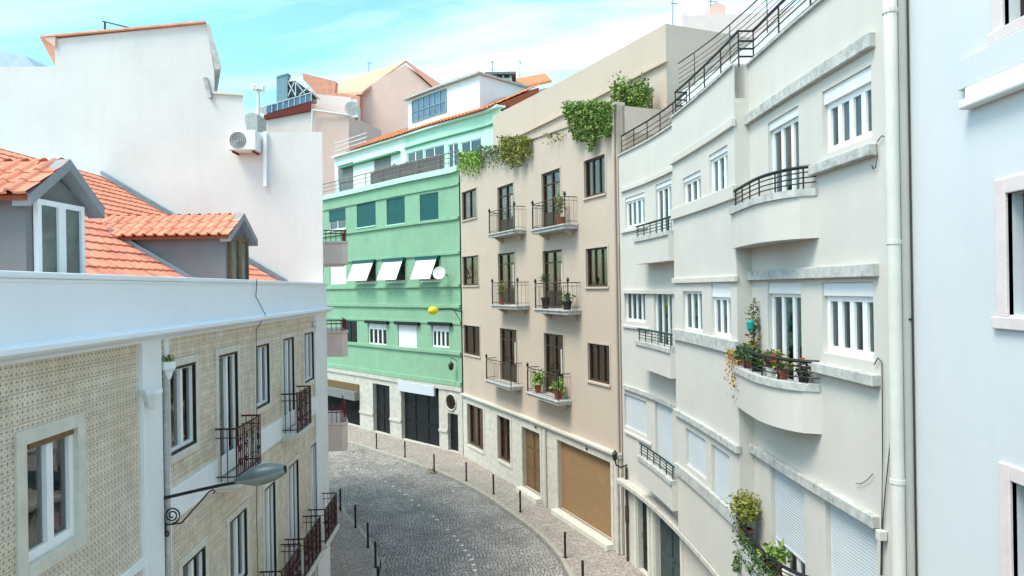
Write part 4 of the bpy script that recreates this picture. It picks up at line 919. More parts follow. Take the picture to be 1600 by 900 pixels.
# ================================================================== plain white house at the far right
RH = thing('plain_white_house', 'tall plain white house with pink stone window surrounds', 'house', (8, 2, 0))
def rr_(u, vt, vb, w): s1 = FR.hit(u, (vt+vb)/2)[0]; return (s1-w, s1, FR.sz(u, vb)[1], FR.sz(u, vt)[1])
ra = rr_(1576, 302, 492, 1.1); rb = (ra[0], ra[1], FR.sz(1570, 40)[1], FR.sz(1570, 40)[1]+1.7); rc = (ra[0], ra[1], E-3.0, FR.sz(1578, 750)[1])
alts = [(q[0]-2.6, q[1]-2.6, q[2], q[3]) for q in (ra, rb, rc)]
wall(FR, 0, FR.len, 0, E+9, [ra, rb, rc]+alts, 'wall', 'right_plaster', RH, 0, .22)
core(FR, 0, FR.len, 0, E+8.6, .35, 8, 'body', 'right_plaster', RH)
MB().quad(FR.pt(FR.len, 0, 0), FR.pt(FR.len, 0, -1), FR.pt(FR.len, E+9, -1), FR.pt(FR.len, E+9, 0)).build('end_wall', 'right_plaster', RH)
for k, r in enumerate((ra, rb, rc, *alts)):
    w_ = window(FR, r, RH, 0, .2, n=2, frame='frame_dark', pane='glass_dark', surround=.0, fw=.06, shut=.35 if k == 2 else 0, shutm='frame_dark')
    g = .15; c = MB(); a, b, z0, z1 = r
    c.fbox(FR, b, b+g, z0-.02, z1+g, -.05, .03); c.fbox(FR, a-g, a, z0-.02, z1+g, -.05, .03); c.fbox(FR, a, b, z1, z1+g, -.05, .03); c.build('surround', 'pink_stone', w_, bevel=.01)
    MB().fbox(FR, a-g-.03, b+g+.04, z0-.14, z0-.02, -.05, .05).build('sill', 'pink_stone', w_, bevel=.01)
    if k in (1, 4):
        MB().fbox(FR, a-1.2, b+.60, z0-.46, z0-.145, 0, .07).build('balcony_skirt', 'right_plaster', RH, bevel=.01); MB().fbox(FR, a-1.2, b+.52, z0-.68, z0-.58, 0, .13).fbox(FR, a-1.2, b+.47, z0-.58, z0-.462, 0, .09).build('cornice_moulding', 'white_plaster', RH, bevel=.02)
pt_ = FR.pt(FR.hit(1425, 516)[0], E-.45, .0); tag(MB().tube([pt_, pt_+Vector((-.05, 0, 0))], .012, 8).build('wall_bolt', 'iron_dark', None), 'tiny dark bolt in the plain white wall', 'bolt')
cable([FR.pt(FR.len-.02, z, .02) for z in (0, 4, 8, 12, 16)], 'dark cable in the joint at the edge of the plain white house', .012)

# ================================================================== beige apartment house
BH = thing('beige_house', 'beige apartment house with brown doors, small iron balconies and hanging plants', 'apartment house', (2, 29, 0))
def br(u0, u1, vt, vb, o=0): return FB.rect(u0, u1, vt, vb, o)
bw = [br(722, 745, 297, 342), br(913, 946, 246, 306), br(723, 748, 400, 446), br(916, 950, 387, 448), br(725, 750, 509, 555), br(919, 953, 538, 598)]
bdoors = [(778, 803, 289, 364), (847, 876, 267, 357), (779, 805, 395, 475), (849, 879, 391, 481), (782, 808, 514, 596), (851, 881, 522, 616)]
bd = [br(*d_) for d_ in bdoors]
zband = lambda: E-5.15
ZBND = E-5.28
g1 = br(732, 757, 634, 708); g2 = br(779, 799, 646, 711); gd = br(818, 846, 664, 770); gg = br(874, 957, 700, 828)
g1 = (g1[0], g1[1], .75, 2.78); g2 = (g2[0], g2[1], .8, 2.78); gd = (gd[0], gd[1], .22, 2.72); gg = (gg[0], gg[1], .22, 2.80)
top_pts = [(962, 164), (890, 198), (820, 222), (714, 252)]
tq = [FB.sz(*p) for p in top_pts]
def btop(q): return float(np.interp(q, [a for a, b in tq], [b for a, b in tq]))
wall(FB, 0, FB.len, 0, E+6, bw+bd+[g1, g2, gd, gg], 'wall', 'beige_plaster', BH, 0, .16, top=btop)
core(FB, 0, FB.len, 0, E+4.9, .3, 9, 'body', 'beige_plaster', BH)
n = 26; c = MB(); c2 = MB()
for k in range(n):
    a, b = FB.len*k/n, FB.len*(k+1)/n; za, zb_ = btop(a), btop(b)
    c.hexa([FB.pt(a, za-1.0, -.28), FB.pt(b, zb_-1.0, -.28), FB.pt(b, zb_-1.0, -.02), FB.pt(a, za-1.0, -.02), FB.pt(a, za-.002, -.28), FB.pt(b, zb_-.002, -.28), FB.pt(b, zb_-.002, -.02), FB.pt(a, za-.002, -.02)])
    c2.hexa([FB.pt(a, za, -.3), FB.pt(b, zb_, -.3), FB.pt(b, zb_, .06), FB.pt(a, za, .06), FB.pt(a, za+.09, -.3), FB.pt(b, zb_+.09, -.3), FB.pt(b, zb_+.09, .06), FB.pt(a, za+.09, .06)])
c.build('parapet_back', 'beige_plaster', BH); c2.build('coping', 'beige_plaster', BH)
# side parapet above the white house and party wall
za = btop(0); MB().prism([FB.pt(0, 0, .0), FB.pt(0, 0, -7), FB.pt(0, za-.02, -7), FB.pt(0, za-.02, 0)], (FB.pt(.3)-FB.pt(0))).build('side_parapet', 'beige_plaster', BH)
MB().quad(FB.pt(FB.len, 0, 0), FB.pt(FB.len, 0, -5), FB.pt(FB.len, btop(FB.len), -5), FB.pt(FB.len, btop(FB.len), 0)).build('end_wall', 'beige_plaster', BH)
def seg_ps():
    k = ray(1040, 100)[0]; best = None
    for o in np.linspace(-1.0, -4, 60):
        p = FB.pt(.15, 0, o)
        if p.x/p.y > k: return o
    return -2.2
po = seg_ps()
pz0, pz1 = E+8.62, E+9.05
qs = np.linspace(.15, FB.len+.3, 18); zt = lambda q: pz0+(pz1-pz0)*(q/FB.len)
for k, (qa, qb, oo, lo, hi, nm) in enumerate(((.15, FB.len+.3, po, None, None, 'penthouse'),)):
    c = MB()
    for a, b in zip(qs[:-1], qs[1:]): c.hexa([FB.pt(a, E+4.6, po-6.5), FB.pt(b, E+4.6, po-6.5), FB.pt(b, E+4.6, po), FB.pt(a, E+4.6, po), FB.pt(a, zt(a), po-6.5), FB.pt(b, zt(b), po-6.5), FB.pt(b, zt(b), po), FB.pt(a, zt(a), po)])
    ph = c.build('penthouse', 'beige_plaster', BH)
    MB().fbox(FB, .0, FB.len*.93, E+7.32, E+7.40, po, po+.12).build('string_course', 'beige_plaster', ph)
    MB().fbox(FB, .95, 1.75, E+4.8, E+6.75, po-.01, po+.03).build('terrace_door', 'frame_brown', ph)
    q0 = FB.hit(838, 210, po)[0]; MB().fbox(FB, q0-.5, q0+.5, E+6.05, E+6.13, po, po+.25).build('vent_hood', 'frame_brown', ph)
# windows and doors
for k, r in enumerate(bw): window(FB, r, BH, 0, .11, n=2 if k % 2 == 0 else 3, frame='frame_brown', pane='glass_brown', fw=.06, mw=.05, sill=.05, sillm='beige_plaster')
for k, r in enumerate(bd): window(FB, r, BH, 0, .11, n=2, frame='frame_brown', pane='glass_brown', fw=.08, mw=.08, transom=.78, name='balcony_door', solid=.3)
for k, r in enumerate(bd):
    c = MB()
    if k in (0, 2, 4, 5, 3):    # pale curtain edge seen through the glass
        a = r[0]+(r[1]-r[0])*(.18 if k != 3 else .1); c.fbox(FB, a, a+.13, r[2]+(r[3]-r[2])*.35, r[2]+(r[3]-r[2])*.76, -.095, -.088); c.build('curtain', 'curtain', BH)
for r in bw+bd:   # thin moulded edge round each opening
    s0, s1, z0, z1 = r; g = .07; c = MB(); c.fbox(FB, s0-g, s0, z0, z1+g, -.01, .02); c.fbox(FB, s1, s1+g, z0, z1+g, -.01, .02); c.fbox(FB, s0, s1, z1, z1+g, -.01, .02); c.build('surround', 'beige_plaster', BH)
bbal = [(753, 816, 362), (824, 891, 354), (757, 818, 473), (827, 893, 478), (759, 821, 592), (831, 895, 611)]
BALF = []
def small_balcony(u0, u1, r):
    d = .55; um = (u0+u1)/2; sc_ = (r[0]+r[1])/2; a = FB.hit(u0, 400, d)[0]; b = FB.hit(u1, 400, d)[0]; s0, s1 = min(a, b), max(a, b)
    mid = (s0+s1)/2; hw = min(max((s1-s0)/2, (r[1]-r[0])/2+.25), 1.35); mid = mid if abs(mid-sc_) < .9 else sc_; s0, s1 = mid-hw, mid+hw
    zf = r[2]-.02
    sl_ = MB().fbox(FB, s0, s1, zf-.17, zf-.06, 0, d).fbox(FB, s0-.04, s1+.04, zf-.058, zf, 0, d+.05).build('balcony', 'ledge_stone', BH, bevel=.01)
    for q in (s0+.35, s1-.35): MB().prism([FB.pt(q, zf-.17, .01), FB.pt(q, zf-.42, .01), FB.pt(q, zf-.34, .12), FB.pt(q, zf-.172, .38)], (FB.pt(q+.14)-FB.pt(q))).build('bracket', 'beige_plaster', sl_)
    h = .95; path = [(s0+.03, .02), (s0+.03, d-.05), (s0+.12, d+.01), (s1-.12, d+.01), (s1-.03, d-.05), (s1-.03, .02)]; c = MB()
    for z, rr2 in ((h, .018), (h-.12, .009), (.10, .010)): c.tube([FB.pt(q, zf+z, o) for q, o in path], rr2, 5)
    c.build('handrail', 'iron_brown', sl_); c = MB(); nb = max(6, int((s1-s0)/.16))
    for k in range(nb+1):
        q = s0+.08+(s1-s0-.16)*k/nb; c.tube([FB.pt(q, zf, d), FB.pt(q, zf+h-(.12 if k % 3 else 0), d)], .0075, 4)
    for o in (.15, .33):
        for q in (s0+.03, s1-.03): c.tube([FB.pt(q, zf, o), FB.pt(q, zf+h, o)], .0075, 4)
    c.build('balusters', 'iron_brown', sl_)['kind'] = 'stuff'
    for q in (s0+.03, s1-.03):
        p = FB.pt(q, zf, d-.05); MB().tube([p, p+Vector((0, 0, h+.04))], .02, 6).lathe(p+Vector((0, 0, h+.02)), [(.02, 0), (.055, .05), (.05, .10), (.015, .17)], 8).build('post', 'iron_dark', sl_)
    BALF.append((s0, s1, zf, d))
for (u0, u1, vv), r in zip(bbal, bd): small_balcony(u0, u1, r)
def bplant(k, t, label, leaves, potm='terracotta', r=.10, h=.2, stem=0, name='potted_plant'):
    s0, s1, zf, d = BALF[k]; potted(name, label, FB.pt(s0+(s1-s0)*t, zf, d-.22), r, h, leaves, potm, stem)
bplant(1, .25, 'tall yellow-green plant on the top balcony nearer the white house', [(120, .17, .17, .42, .5, .13, 'leaf_olive', 0)], 'terracotta', .16, .3)
bplant(2, .75, 'slim green shrub on the middle balcony nearer the green house', [(110, .13, .13, .36, .4, .12, 'leaf_olive', 0)], 'terracotta', .11, .25)
bplant(3, .80, 'clipped ball topiary on a stem on the middle balcony', [(150, .19, .19, .17, .72, .09, 'leaf_dark', 0)], 'pot_dark', .16, .42, .65)
bplant(3, .16, 'dark round bush in a brown pot on the middle balcony', [(120, .2, .2, .2, .15, .1, 'leaf_dark', 0)], 'pot_dark', .17, .3)
bplant(5, .78, 'bright green leafy plant on the lowest balcony beside the door', [(130, .24, .24, .26, .3, .17, 'leaf_light', 0)], 'terracotta', .13, .28)
bplant(5, .14, 'bright green bush in a box on the lowest balcony near its end', [(110, .22, .22, .2, .18, .16, 'leaf_light', 0)], 'terracotta', .17, .32)
# ground-floor stone: each block its own piece
ops_g = [(g1[0]-.16, g1[1]+.16, g1[2]-.12, g1[3]+.3), (g2[0]-.16, g2[1]+.16, g2[2]-.12, g2[3]+.3), (gd[0]-.16, gd[1]+.16, 0, gd[3]+.3), (gg[0]-.16, gg[1]+.16, 0, gg[3]+.3)]
zg = [0, .34, .74, 1.14, 1.54, 1.94, 2.34, 2.74, 3.02]
def free(a, b, c_, d_):
    iv = [(a, b)]
    for r in ops_g:
        if r[2] < (c_+d_)/2 < r[3]:
            nv = []
            for x, y in iv:
                if r[1] <= x or r[0] >= y: nv.append((x, y)); continue
                if r[0] > x: nv.append((x, r[0]))
                if r[1] < y: nv.append((r[1], y))
            iv = nv
    return [t for t in iv if t[1]-t[0] > .06]
for j in range(len(zg)-1):
    for a, b in free(0.02, FB.len-.02, zg[j], zg[j+1]):
        n = max(1, round((b-a)/.85)); off = 0
        for k in range(n):
            p, q = a+(b-a)*k/n, a+(b-a)*(k+1)/n; MB().fbox(FB, p+.005, q-.005, zg[j]+.006, zg[j+1]-.006, .004, .055+random.uniform(-.006, .006), 5).build('stone_block', 'beige_stone', BH, bevel=.006)
MB().fbox(FB, -.0, FB.len, 3.04, 3.12, 0, .12).fbox(FB, 0, FB.len, 3.122, 3.22, 0, .20).build('cornice', 'beige_stone', BH, bevel=.015)
for r in (g1, g2, gd, gg):
    s0, s1, z0, z1 = r; c = MB(); zb_ = z0-.12 if r in (g1, g2) else 0
    c.fbox(FB, s0-.16, s0, zb_, z1+.3, .0, .075); c.fbox(FB, s1, s1+.16, zb_, z1+.3, .0, .075); c.fbox(FB, s0, s1, z1, z1+.3, .0, .075); c.fbox(FB, s0, s1, zb_, z0, -.05, .10); c.build('stone_surround', 'beige_stone', BH, bevel=.012)
for r in (g1, g2): window(FB, r, BH, 0, .14, n=2, frame='frame_brown', pane='glass_brown', fw=.1, mw=.06, name='shop_window')
plank_door(FB, gd, BH, 0, .14, 'door_wood', 2, 'tall brown wooden entrance door with glass above', 3)
c = MB(); s0, s1, z0, z1 = gg; np_ = 7
MB().fbox(FB, s0, s1, z0, z1, -.14, -.12).build('garage_door', 'garage_wood', BH)
for r, z in ((gd, 0), (gg, 0)): MB().fbox(FB, r[0]-.12, r[1]+.12, 0, .2, .06, .32).build('door_step', 'lime_stone', BH, bevel=.02)
for u in (838, 917):
    q = FB.hit(u, 690, .08)[0]; MB().lathe(FB.pt(q, 2.9, .1), [(.03, 0), (.05, .04), (.03, .08)], 8).build('spotlight', 'iron_dark', BH)
for s_ in (FB.hit(856, 720)[0], .16):  # first tube is added where only a dark shaded gap runs
    tag_ = MB().tube([FB.pt(s_, 0.02, .12), FB.pt(s_, 3.0, .12)], .055, 8).build('downpipe', 'beige_stone', BH)
tag_ = MB().tube([FB.pt(.12, 3.25, .08), FB.pt(.12, btop(.1), .08)], .05, 8).build('downpipe', 'beige_plaster', BH)
# hanging plants on the parapet
def hanging(u0, u1, vt, vb, n, m, label, size=.2, bushy=True, droop=.5):
    mb = MB(); rnd = random.Random(int(u0)); cx = [rnd.random() for _ in range(9)]
    for k in range(n):
        a = rnd.random(); t = rnd.random()
        depth = (.45+.55*abs(math.sin(3+a*9+u0)))*(1-.55*abs(a-.5)*2*(.7 if bushy else .2))
        vv = vt+(vb-vt)*t*depth if bushy else vt+(vb-vt)*(t**1.3)*(.35+.65*abs(math.sin(a*25+u0)))
        u = u0+(u1-u0)*a; s_, z = FB.sz(u, vv, .25)
        o = .08+rnd.random()*(.42 if bushy else .15)*(1-.5*t)+.03
        if vv < vt+8: o -= .15*rnd.random()
        leaf(mb, FB.pt(s_, z, o), size*(.55+.9*rnd.random()), rnd, droop)
    loose_plant(mb, 'hanging_plant', m, label)
hanging(886, 953, 158, 238, 2600, 'leaf_green', 'large bushy plant spilling over the beige parapet near the white house', .13)
hanging(784, 825, 213, 268, 1400, 'leaf_olive', 'olive-green plant cascading over the middle of the beige parapet', .13)
hanging(714, 748, 236, 272, 900, 'leaf_light', 'bright green fringe plant at the far end of the beige parapet', .14, False, 1.2)
hanging(742, 792, 226, 262, 700, 'leaf_grey', 'thin grey-green trailing plant on the beige parapet between two bushier ones', .12, False, 1.3)
hanging(846, 878, 207, 224, 90, 'leaf_olive', 'sparse creeper under the beige parapet edge', .1, False, .6)
for k, (u, lab, hh) in enumerate(((968, 'upright dark green shrub in a pot at the street end of the beige roof terrace', .55), (986, 'middle one of three green shrubs on the beige roof terrace', .35), (1003, 'dark green shrub beside the brown door of the beige roof terrace', .5))):
    kx = ray(u, 150)[0]; q, Yq = FB.hit(u, 150, -.7-.35*k); p = Vector((kx*Yq, Yq, E+4.92))
    potted('potted_shrub', lab, p, .2, .4, [(420, .30, .30, .60, .55+hh, .14, 'leaf_green', 0)], 'terracotta', .5, None)


# ================================================================== green apartment house
GH = thing('green_house', 'mint green apartment house with dark shutters, white awnings and stone ground floor', 'apartment house', (-8, 44, 0))
def gr_(u0, u1, vt, vb): return FG.rect(u0, u1, vt, vb)
ga = [gr_(514, 540, 324, 359), gr_(557.5, 587, 316, 354), gr_(604, 632.5, 309, 350), gr_(656, 685, 302, 344)]
gb = [gr_(515.5, 541, 414, 444), gr_(556, 587, 408, 443), gr_(603, 633, 405, 442), gr_(655, 686, 402, 441)]
gc = [gr_(534, 558, 501, 538), gr_(575.6, 603.6, 505, 539), gr_(622, 651, 507, 543), gr_(675, 701.6, 508, 543)]
gl = [gr_(500, 562, 604, 664), gr_(583, 609, 601, 679), gr_(627, 686, 603, 694), gr_(700, 716, 651, 708)]
gl = [(a, b, 0.03, max(2.0, d_)) for a, b, c_, d_ in gl]
ztop = FG.sz(620, 286)[1]; zgf = FG.sz(640, 588)[1]
wall(FG, 0, FG.len, zgf, ztop, ga+gb+gc, 'wall', 'green_plaster', GH, 0, .16)
wall(FG, 0, FG.len, 0, zgf, gl, 'stone_base', 'grey_stone', GH, 0, .3)
core(FG, 0, FG.len, 0, ztop-.1, .35, 9, 'body', 'green_plaster', GH)
def gband(v0, v1, p, m='green_plaster', nm='band', u=620):
    z1_, z0_ = FG.sz(u, v0)[1], FG.sz(u, v1)[1]; return MB().fbox(FG, 0, FG.len, z0_, z1_, -.02, p, .5).build(nm, m, GH, bevel=.01)
gband(280, 288, .14, 'green_pale', 'coping'); gband(304, 307, .07); gband(351, 355, .10); gband(400, 404, .08); gband(446, 450, .10); gband(475, 480, .10, 'green_plaster'); gband(499, 503, .05); gband(541, 546, .10); gband(583, 590, .10, 'green_plaster')
gband(590, 597, .08, 'grey_stone')
for k, r in enumerate(ga):
    if k == 0: window(FG, r, GH, 0, .1, n=2, frame='frame_white', pane='glass_dark', box=.14, boxm='steel_blue', shut=.52, shutm='green_shutter', sill=.05, sillm='green_pale')
    else: window(FG, r, GH, 0, .1, n=2, frame='green_shutter', pane='glass_dark', shut=.98, shutm='green_shutter', fw=.05, sill=.05, sillm='green_pale')
for k, r in enumerate(gb):
    if k == 0: window(FG, r, GH, 0, .1, n=2, shut=.98, shutm='shutter_white'); continue
    window(FG, r, GH, 0, .1, n=2, frame='frame_white', pane='glass_dark', fw=.06)
    s0, s1, z0, z1 = r; bx = MB().fbox(FG, s0-.12, s1+.12, z1-.12, z1+.06, 0, .22).build('awning', 'green_shutter', GH)
    c = MB(); nn_ = 5; lo = z0+.18
    for q in range(nn_):
        t0, t1 = q/nn_, (q+1)/nn_; f = lambda t: (z1-.1-(z1-.1-lo)*t, .16+.48*t)
        a0, o0 = f(t0); a1, o1 = f(t1); c.hexa([FG.pt(s0, a1-.01, o1), FG.pt(s1, a1-.01, o1), FG.pt(s1, a0-.01, o0), FG.pt(s0, a0-.01, o0), FG.pt(s0, a1+.005, o1), FG.pt(s1, a1+.005, o1), FG.pt(s1, a0+.005, o0), FG.pt(s0, a0+.005, o0)])
    c.build('fabric', 'awning', bx)
    for q in (s0+.04, s1-.04): MB().tube([FG.pt(q, lo, .64), FG.pt(q, lo+.05, .02)], .015, 4).build('awning_arm', 'iron_dark', bx)
for k, r in enumerate(gc):
    s0, s1, z0, z1 = r
    if k == 0: window(FG, r, GH, 0, .1, n=2, frame='green_shutter', pane='glass_dark'); continue
    if k == 2: window(FG, r, GH, 0, .1, n=2, shut=.98, shutm='shutter_white')
    else: window(FG, r, GH, 0, .1, n=4, frame='frame_white', pane='glass_dark', shut=.26, mw=.12, fw=.07)
    MB().fbox(FG, s0-.35, s1+.12, z1-.02, z1+.16, 0, .2).build('blind_box', 'door_black', GH)
# ground floor
s0, s1, z0, z1 = gl[0]; MB().fbox(FG, s0, s1, z0, z1, -.3, -.28).build('shop_interior', 'dark_room', GH); MB().fbox(FG, s0, s1, z1-.62, z1-.1, .0, .35).build('shop_blind', 'grille_grey', GH); MB().fbox(FG, s0, s1, z1-.08, z1+.35, 0, .06).build('shop_fascia', 'door_wood', GH)
plank_door(FG, gl[1], GH, 0, .25, 'door_black', 2, 'tall blue-black double door', 3)
plank_door(FG, gl[2], GH, 0, .25, 'door_black', 3, 'wide black garage gate', 3)
plank_door(FG, gl[3], GH, 0, .2, 'door_black', 1, 'narrow black door beside the round grille', 3)
s0, s1, z0, z1 = gl[2]; MB().fbox(FG, s0+.25, s1+.1, z1-.42, z1+.12, .02, .14).build('sign_board', 'sign_white', GH)
q, z = FG.sz(705.6, 628); c = MB(); ct = FG.pt(q, z, .02); tx_ = (FG.pt(q+.1)-FG.pt(q-.1)).normalized()
nn = (FG.pt(q, 0, 1)-FG.pt(q, 0, 0)); ring = lambda r, o: [ct+tx_*(r*math.cos(a))+Vector((0, 0, r*math.sin(a)))+nn*o for a in np.linspace(0, 6.283, 19)]
MB().poly(ring(.40, .0)[:-1]).build('round_window', 'door_black', GH); MB().tube(ring(.42, .02), .045, 6, False).build('round_surround', 'grey_stone', GH)
c = MB()
for k in range(-3, 4): h = math.sqrt(max(.01, .16-(.1*k)**2)); c.tube([ct+tx_*(.1*k)+Vector((0, 0, -h))+nn*.03, ct+tx_*(.1*k)+Vector((0, 0, h))+nn*.03], .018, 4)
for r in (.14, .28): c.tube(ring(r, .035), .016, 4, False)
c.build('round_grille', 'iron_brown', GH)
MB().fbox(FG, gl[3][1], gl[2][0], .95, 1.08, -.02, .06).build('dado_rail', 'grey_stone', GH)
MB().fbox(FG, gl[2][1], gl[1][0], .95, 1.08, -.02, .06).build('dado_rail', 'grey_stone', GH); MB().fbox(FG, gl[1][1], gl[0][0], .95, 1.08, -.02, .06).build('dado_rail', 'grey_stone', GH)
# terrace railing with cloth, set-back top floor
def grail(qa, qb, nm):
    c = MB(); n = max(2, int((qb-qa)/.6)); zr = ztop
    for z, r in ((1.0, .035), (.75, .022), (.5, .022), (.25, .022)): c.tube([FG.pt(qa+(qb-qa)*k/n, zr+z, -.02) for k in range(n+1)], r, 5)
    t = c.build('terrace_railing', 'grille_grey', GH)
    for k in range(0, n+1, 3): q = qa+(qb-qa)*k/n; MB().tube([FG.pt(q, zr-.05, -.02), FG.pt(q, zr+1.0, -.02)], .025, 5).build('post', 'grille_grey', t)
    return t
grail(0, FG.len, 'r')
qa, qb = FG.hit(692, 250)[0], FG.hit(576, 270)[0]; c = MB(); n = 30; rr = random.Random(9)
tp = [rr.uniform(.95, 1.22) for _ in range(n+1)]
for k in range(n):
    a, b = qa+(qb-qa)*k/n, qa+(qb-qa)*(k+1)/n; c.quad(FG.pt(a, ztop+.08, -.10-.03*(k % 2)), FG.pt(b, ztop+.08, -.10-.03*((k+1) % 2)), FG.pt(b, ztop+tp[k+1], -.12), FG.pt(a, ztop+tp[k], -.12))
c.build('privacy_cloth', 'cloth_grey', GH)
sb_ = -2.3; qm = FG.hit(633, 230, sb_)[0]
zp = FG.sz(640, 212, sb_)[1]; zp2 = FG.sz(560, 226, sb_)[1]
tw = [(FG.hit(u1, v, sb_)[0], FG.hit(u0, v, sb_)[0], ztop+.2, FG.sz((u0+u1)/2, vt, sb_)[1]) for u0, u1, v, vt in ((636, 661, 245, 236), (663, 694, 240, 229), (700, 716, 234, 224), (720, 752, 230, 219))]
pw = [(FG.hit(552, 270, sb_)[0], FG.hit(528, 270, sb_)[0], ztop+.1, FG.sz(540, 256, sb_)[1]), (FG.hit(611, 250, sb_)[0], FG.hit(584, 250, sb_)[0], ztop+.1, FG.sz(598, 246, sb_)[1])]
def setback(q0, q1, z1, ops, m, nm):
    wall(FG, q0, q1, ztop-.3, z1, ops, nm, m, GH, sb_, .15)
setback(-.4, qm, zp, [(max(a, -.35), b, c_, d_) for a, b, c_, d_ in tw], 'green_pale', 'top_floor_wall'); setback(qm, FG.len, zp, pw, 'pale_plaster', 'top_floor_wall')
for k, r in enumerate(tw): window(FG, r, GH, sb_, .1, n=2, pane='glass_blue' if k in (1, 3) else 'glass_dark', frame='frame_white', fw=.05)
for r in pw: window(FG, r, GH, sb_, .1, n=1, frame='frame_white', pane='glass_dark', shut=.45, shutm='grille_grey', fw=.04)
MB().fbox(FG, -.4, qm, zp-.75, zp-.68, sb_, sb_+.10).build('eave_band', 'green_trim', GH); MB().fbox(FG, qm+.5, FG.len-1.0, zp-.9, zp-.78, sb_, sb_+.25).build('eave_band', 'green_trim', GH)
MB().fbox(FG, -.4, FG.len, zp, zp+.12, sb_-.3, sb_+.25).build('eave', 'pale_plaster', GH)
def tile_roof(F, q0, q1, z0, o0, z1, o1, m, parent, pitch=.24, nm='roof'):
    c = MB(); n = int((q1-q0)/pitch); rows = max(2, int(math.hypot(z1-z0, o1-o0)/.4)); V = []; Fc = []
    for k in range(n):
        for j in range(rows):
            ta, tb = j/rows, (j+1)/rows+.02
            for (f0, h0_), (f1, h1_) in (((0, 0), (.25, .09)), ((.25, .09), (.5, .0)), ((.5, 0), (1, 0))):
                a, b = q0+(k+f0)*pitch, q0+(k+f1)*pitch
                P = lambda q, t, h: F.pt(q, z0+(z1-z0)*t+h+(.03 if t == ta else 0), o0+(o1-o0)*t)
                c.quad(P(a, ta, h0_), P(b, ta, h1_), P(b, tb, h1_), P(a, tb, h0_))
    o = c.build(nm, m, parent, fix=False); return o
ro = tile_roof(FG, -.4, FG.len-2, zp+.12, sb_+.3, zp+1.45, sb_-2.4, 'roof_tile_far', GH, .3)
MB().prism([FG.pt(-.4, zp+.1, sb_+.2), FG.pt(-.4, zp+1.35, sb_-2.4), FG.pt(-.4, zp+.1, sb_-2.4)], FG.pt(FG.len)-FG.pt(-.4)).build('roof_body', 'terracotta', GH)
# dormer on the green roof
qd0, qd1 = FG.hit(752, 180, sb_-.6)[0], FG.hit(640, 190, sb_-.6)[0]; od = sb_-.5
zd1 = FG.sz(650, 152, od)[1]; zd0 = FG.sz(645, 195, od)[1]
c = MB().fbox(FG, qd0, qd1, zd0-.4, zd1, od-4, od); dm = c.build('dormer', 'white_plaster', GH); MB().fbox(FG, qd0-.15, qd1+.2, zd1, zd1+.12, od-4, od+.25).build('dormer_roof', 'ledge_stone', dm)
a, b = FG.hit(698, 175, od)[0], FG.hit(645, 175, od)[0]; n = 6; c = MB()
for k in range(n): MB().fbox(FG, a+(b-a)*k/n+.03, a+(b-a)*(k+1)/n-.03, zd0+.15, zd1-.2, od, od+.02).build('pane', 'glass_blue', dm)
for k in range(n+1): q = a+(b-a)*k/n; c.fbox(FG, q-.03, q+.03, zd0+.1, zd1-.15, od, od+.06)
for z in (zd0+.1, (zd0+zd1)/2-.1, zd1-.2): c.fbox(FG, a, b, z, z+.05, od, od+.055)
c.build('window_frame', 'steel_blue', dm)
c = MB()
for k in range(4): c.tube([FG.pt(q, zp+.25+.28*k, sb_-.05-.0*k) for q in np.linspace(FG.hit(572, 210, sb_)[0], FG.len, 6)], .03, 4)
c.build('roof_guard_rail', 'iron_white', GH)
# satellite dish, lamp, lantern on the green house
q, z = FG.sz(688, 427, .5); DS = thing('satellite_dish', 'round white satellite dish beside the white window awning', 'satellite dish', FG.pt(q, z, 0))
ct = FG.pt(q, z, .55); ax = Vector((-.25, -1, .25)).normalized(); e1 = ax.cross(Vector((0, 0, 1))).normalized(); e2 = e1.cross(ax); c = MB(); rows = []
for k in range(6):
    r = .34*k/5; rows.append([ct+ax*(.10*(k/5)**2)+(e1*math.cos(a)+e2*math.sin(a))*r for a in np.linspace(0, 6.283, 21)])
for a, b in zip(rows[:-1], rows[1:]):
    for k in range(20): c.quad(a[k], a[k+1], b[k+1], b[k])
c.build('dish', 'plastic_white', DS, smooth=True, merge=True); MB().tube([ct-ax*.02, FG.pt(q, z-.1, 0)], .025, 6).build('mount', 'lamp_grey', DS); MB().tube([ct-e2*.3, ct+ax*.35-e2*.05], .012, 5).build('feed_arm', 'lamp_grey', DS)
hd = P3(682, 485, 33.2); an = FB.pt(FB.len-.1, hd.z-.15, .02); SL = thing('street_lamp', 'yellow-headed street lamp on a thin arm between the green and beige houses', 'street lamp', an)
MB().tube([an, an.lerp(hd, .5)+Vector((0, 0, .12)), hd], .025, 6).tube([an-Vector((0, 0, .8)), an-Vector((0, 0, .3))+(hd-an)*.15, an.lerp(hd, .35)+Vector((0, 0, .08))], .018, 5).build('arm', 'iron_dark', SL)
dv = (hd-an); dv.z = 0; dv.normalize(); c = MB(); c.tube([hd+dv*t for t in (-.1, .05, .2, .38, .5)], [.06, .16, .21, .18, .05], 10); c.build('lamp_head', 'lamp_yellow', SL, smooth=True)
q, z = FG.sz(706, 572, .3); p = FG.pt(q, z, 0); LN2 = thing('wall_lantern', 'small black lantern on the green wall above the round grille', 'lantern', p); p2 = FG.pt(q, z, .35)
MB().tube([p+Vector((0, 0, .25)), p2+Vector((0, 0, .45)), p2+Vector((0, 0, .2))], .02, 5).build('arm', 'iron_dark', LN2); MB().lathe(p2-Vector((0, 0, .2)), [(.06, 0), (.12, .08), (.14, .3), (.04, .42)], 8).build('lamp_housing', 'iron_dark', LN2)

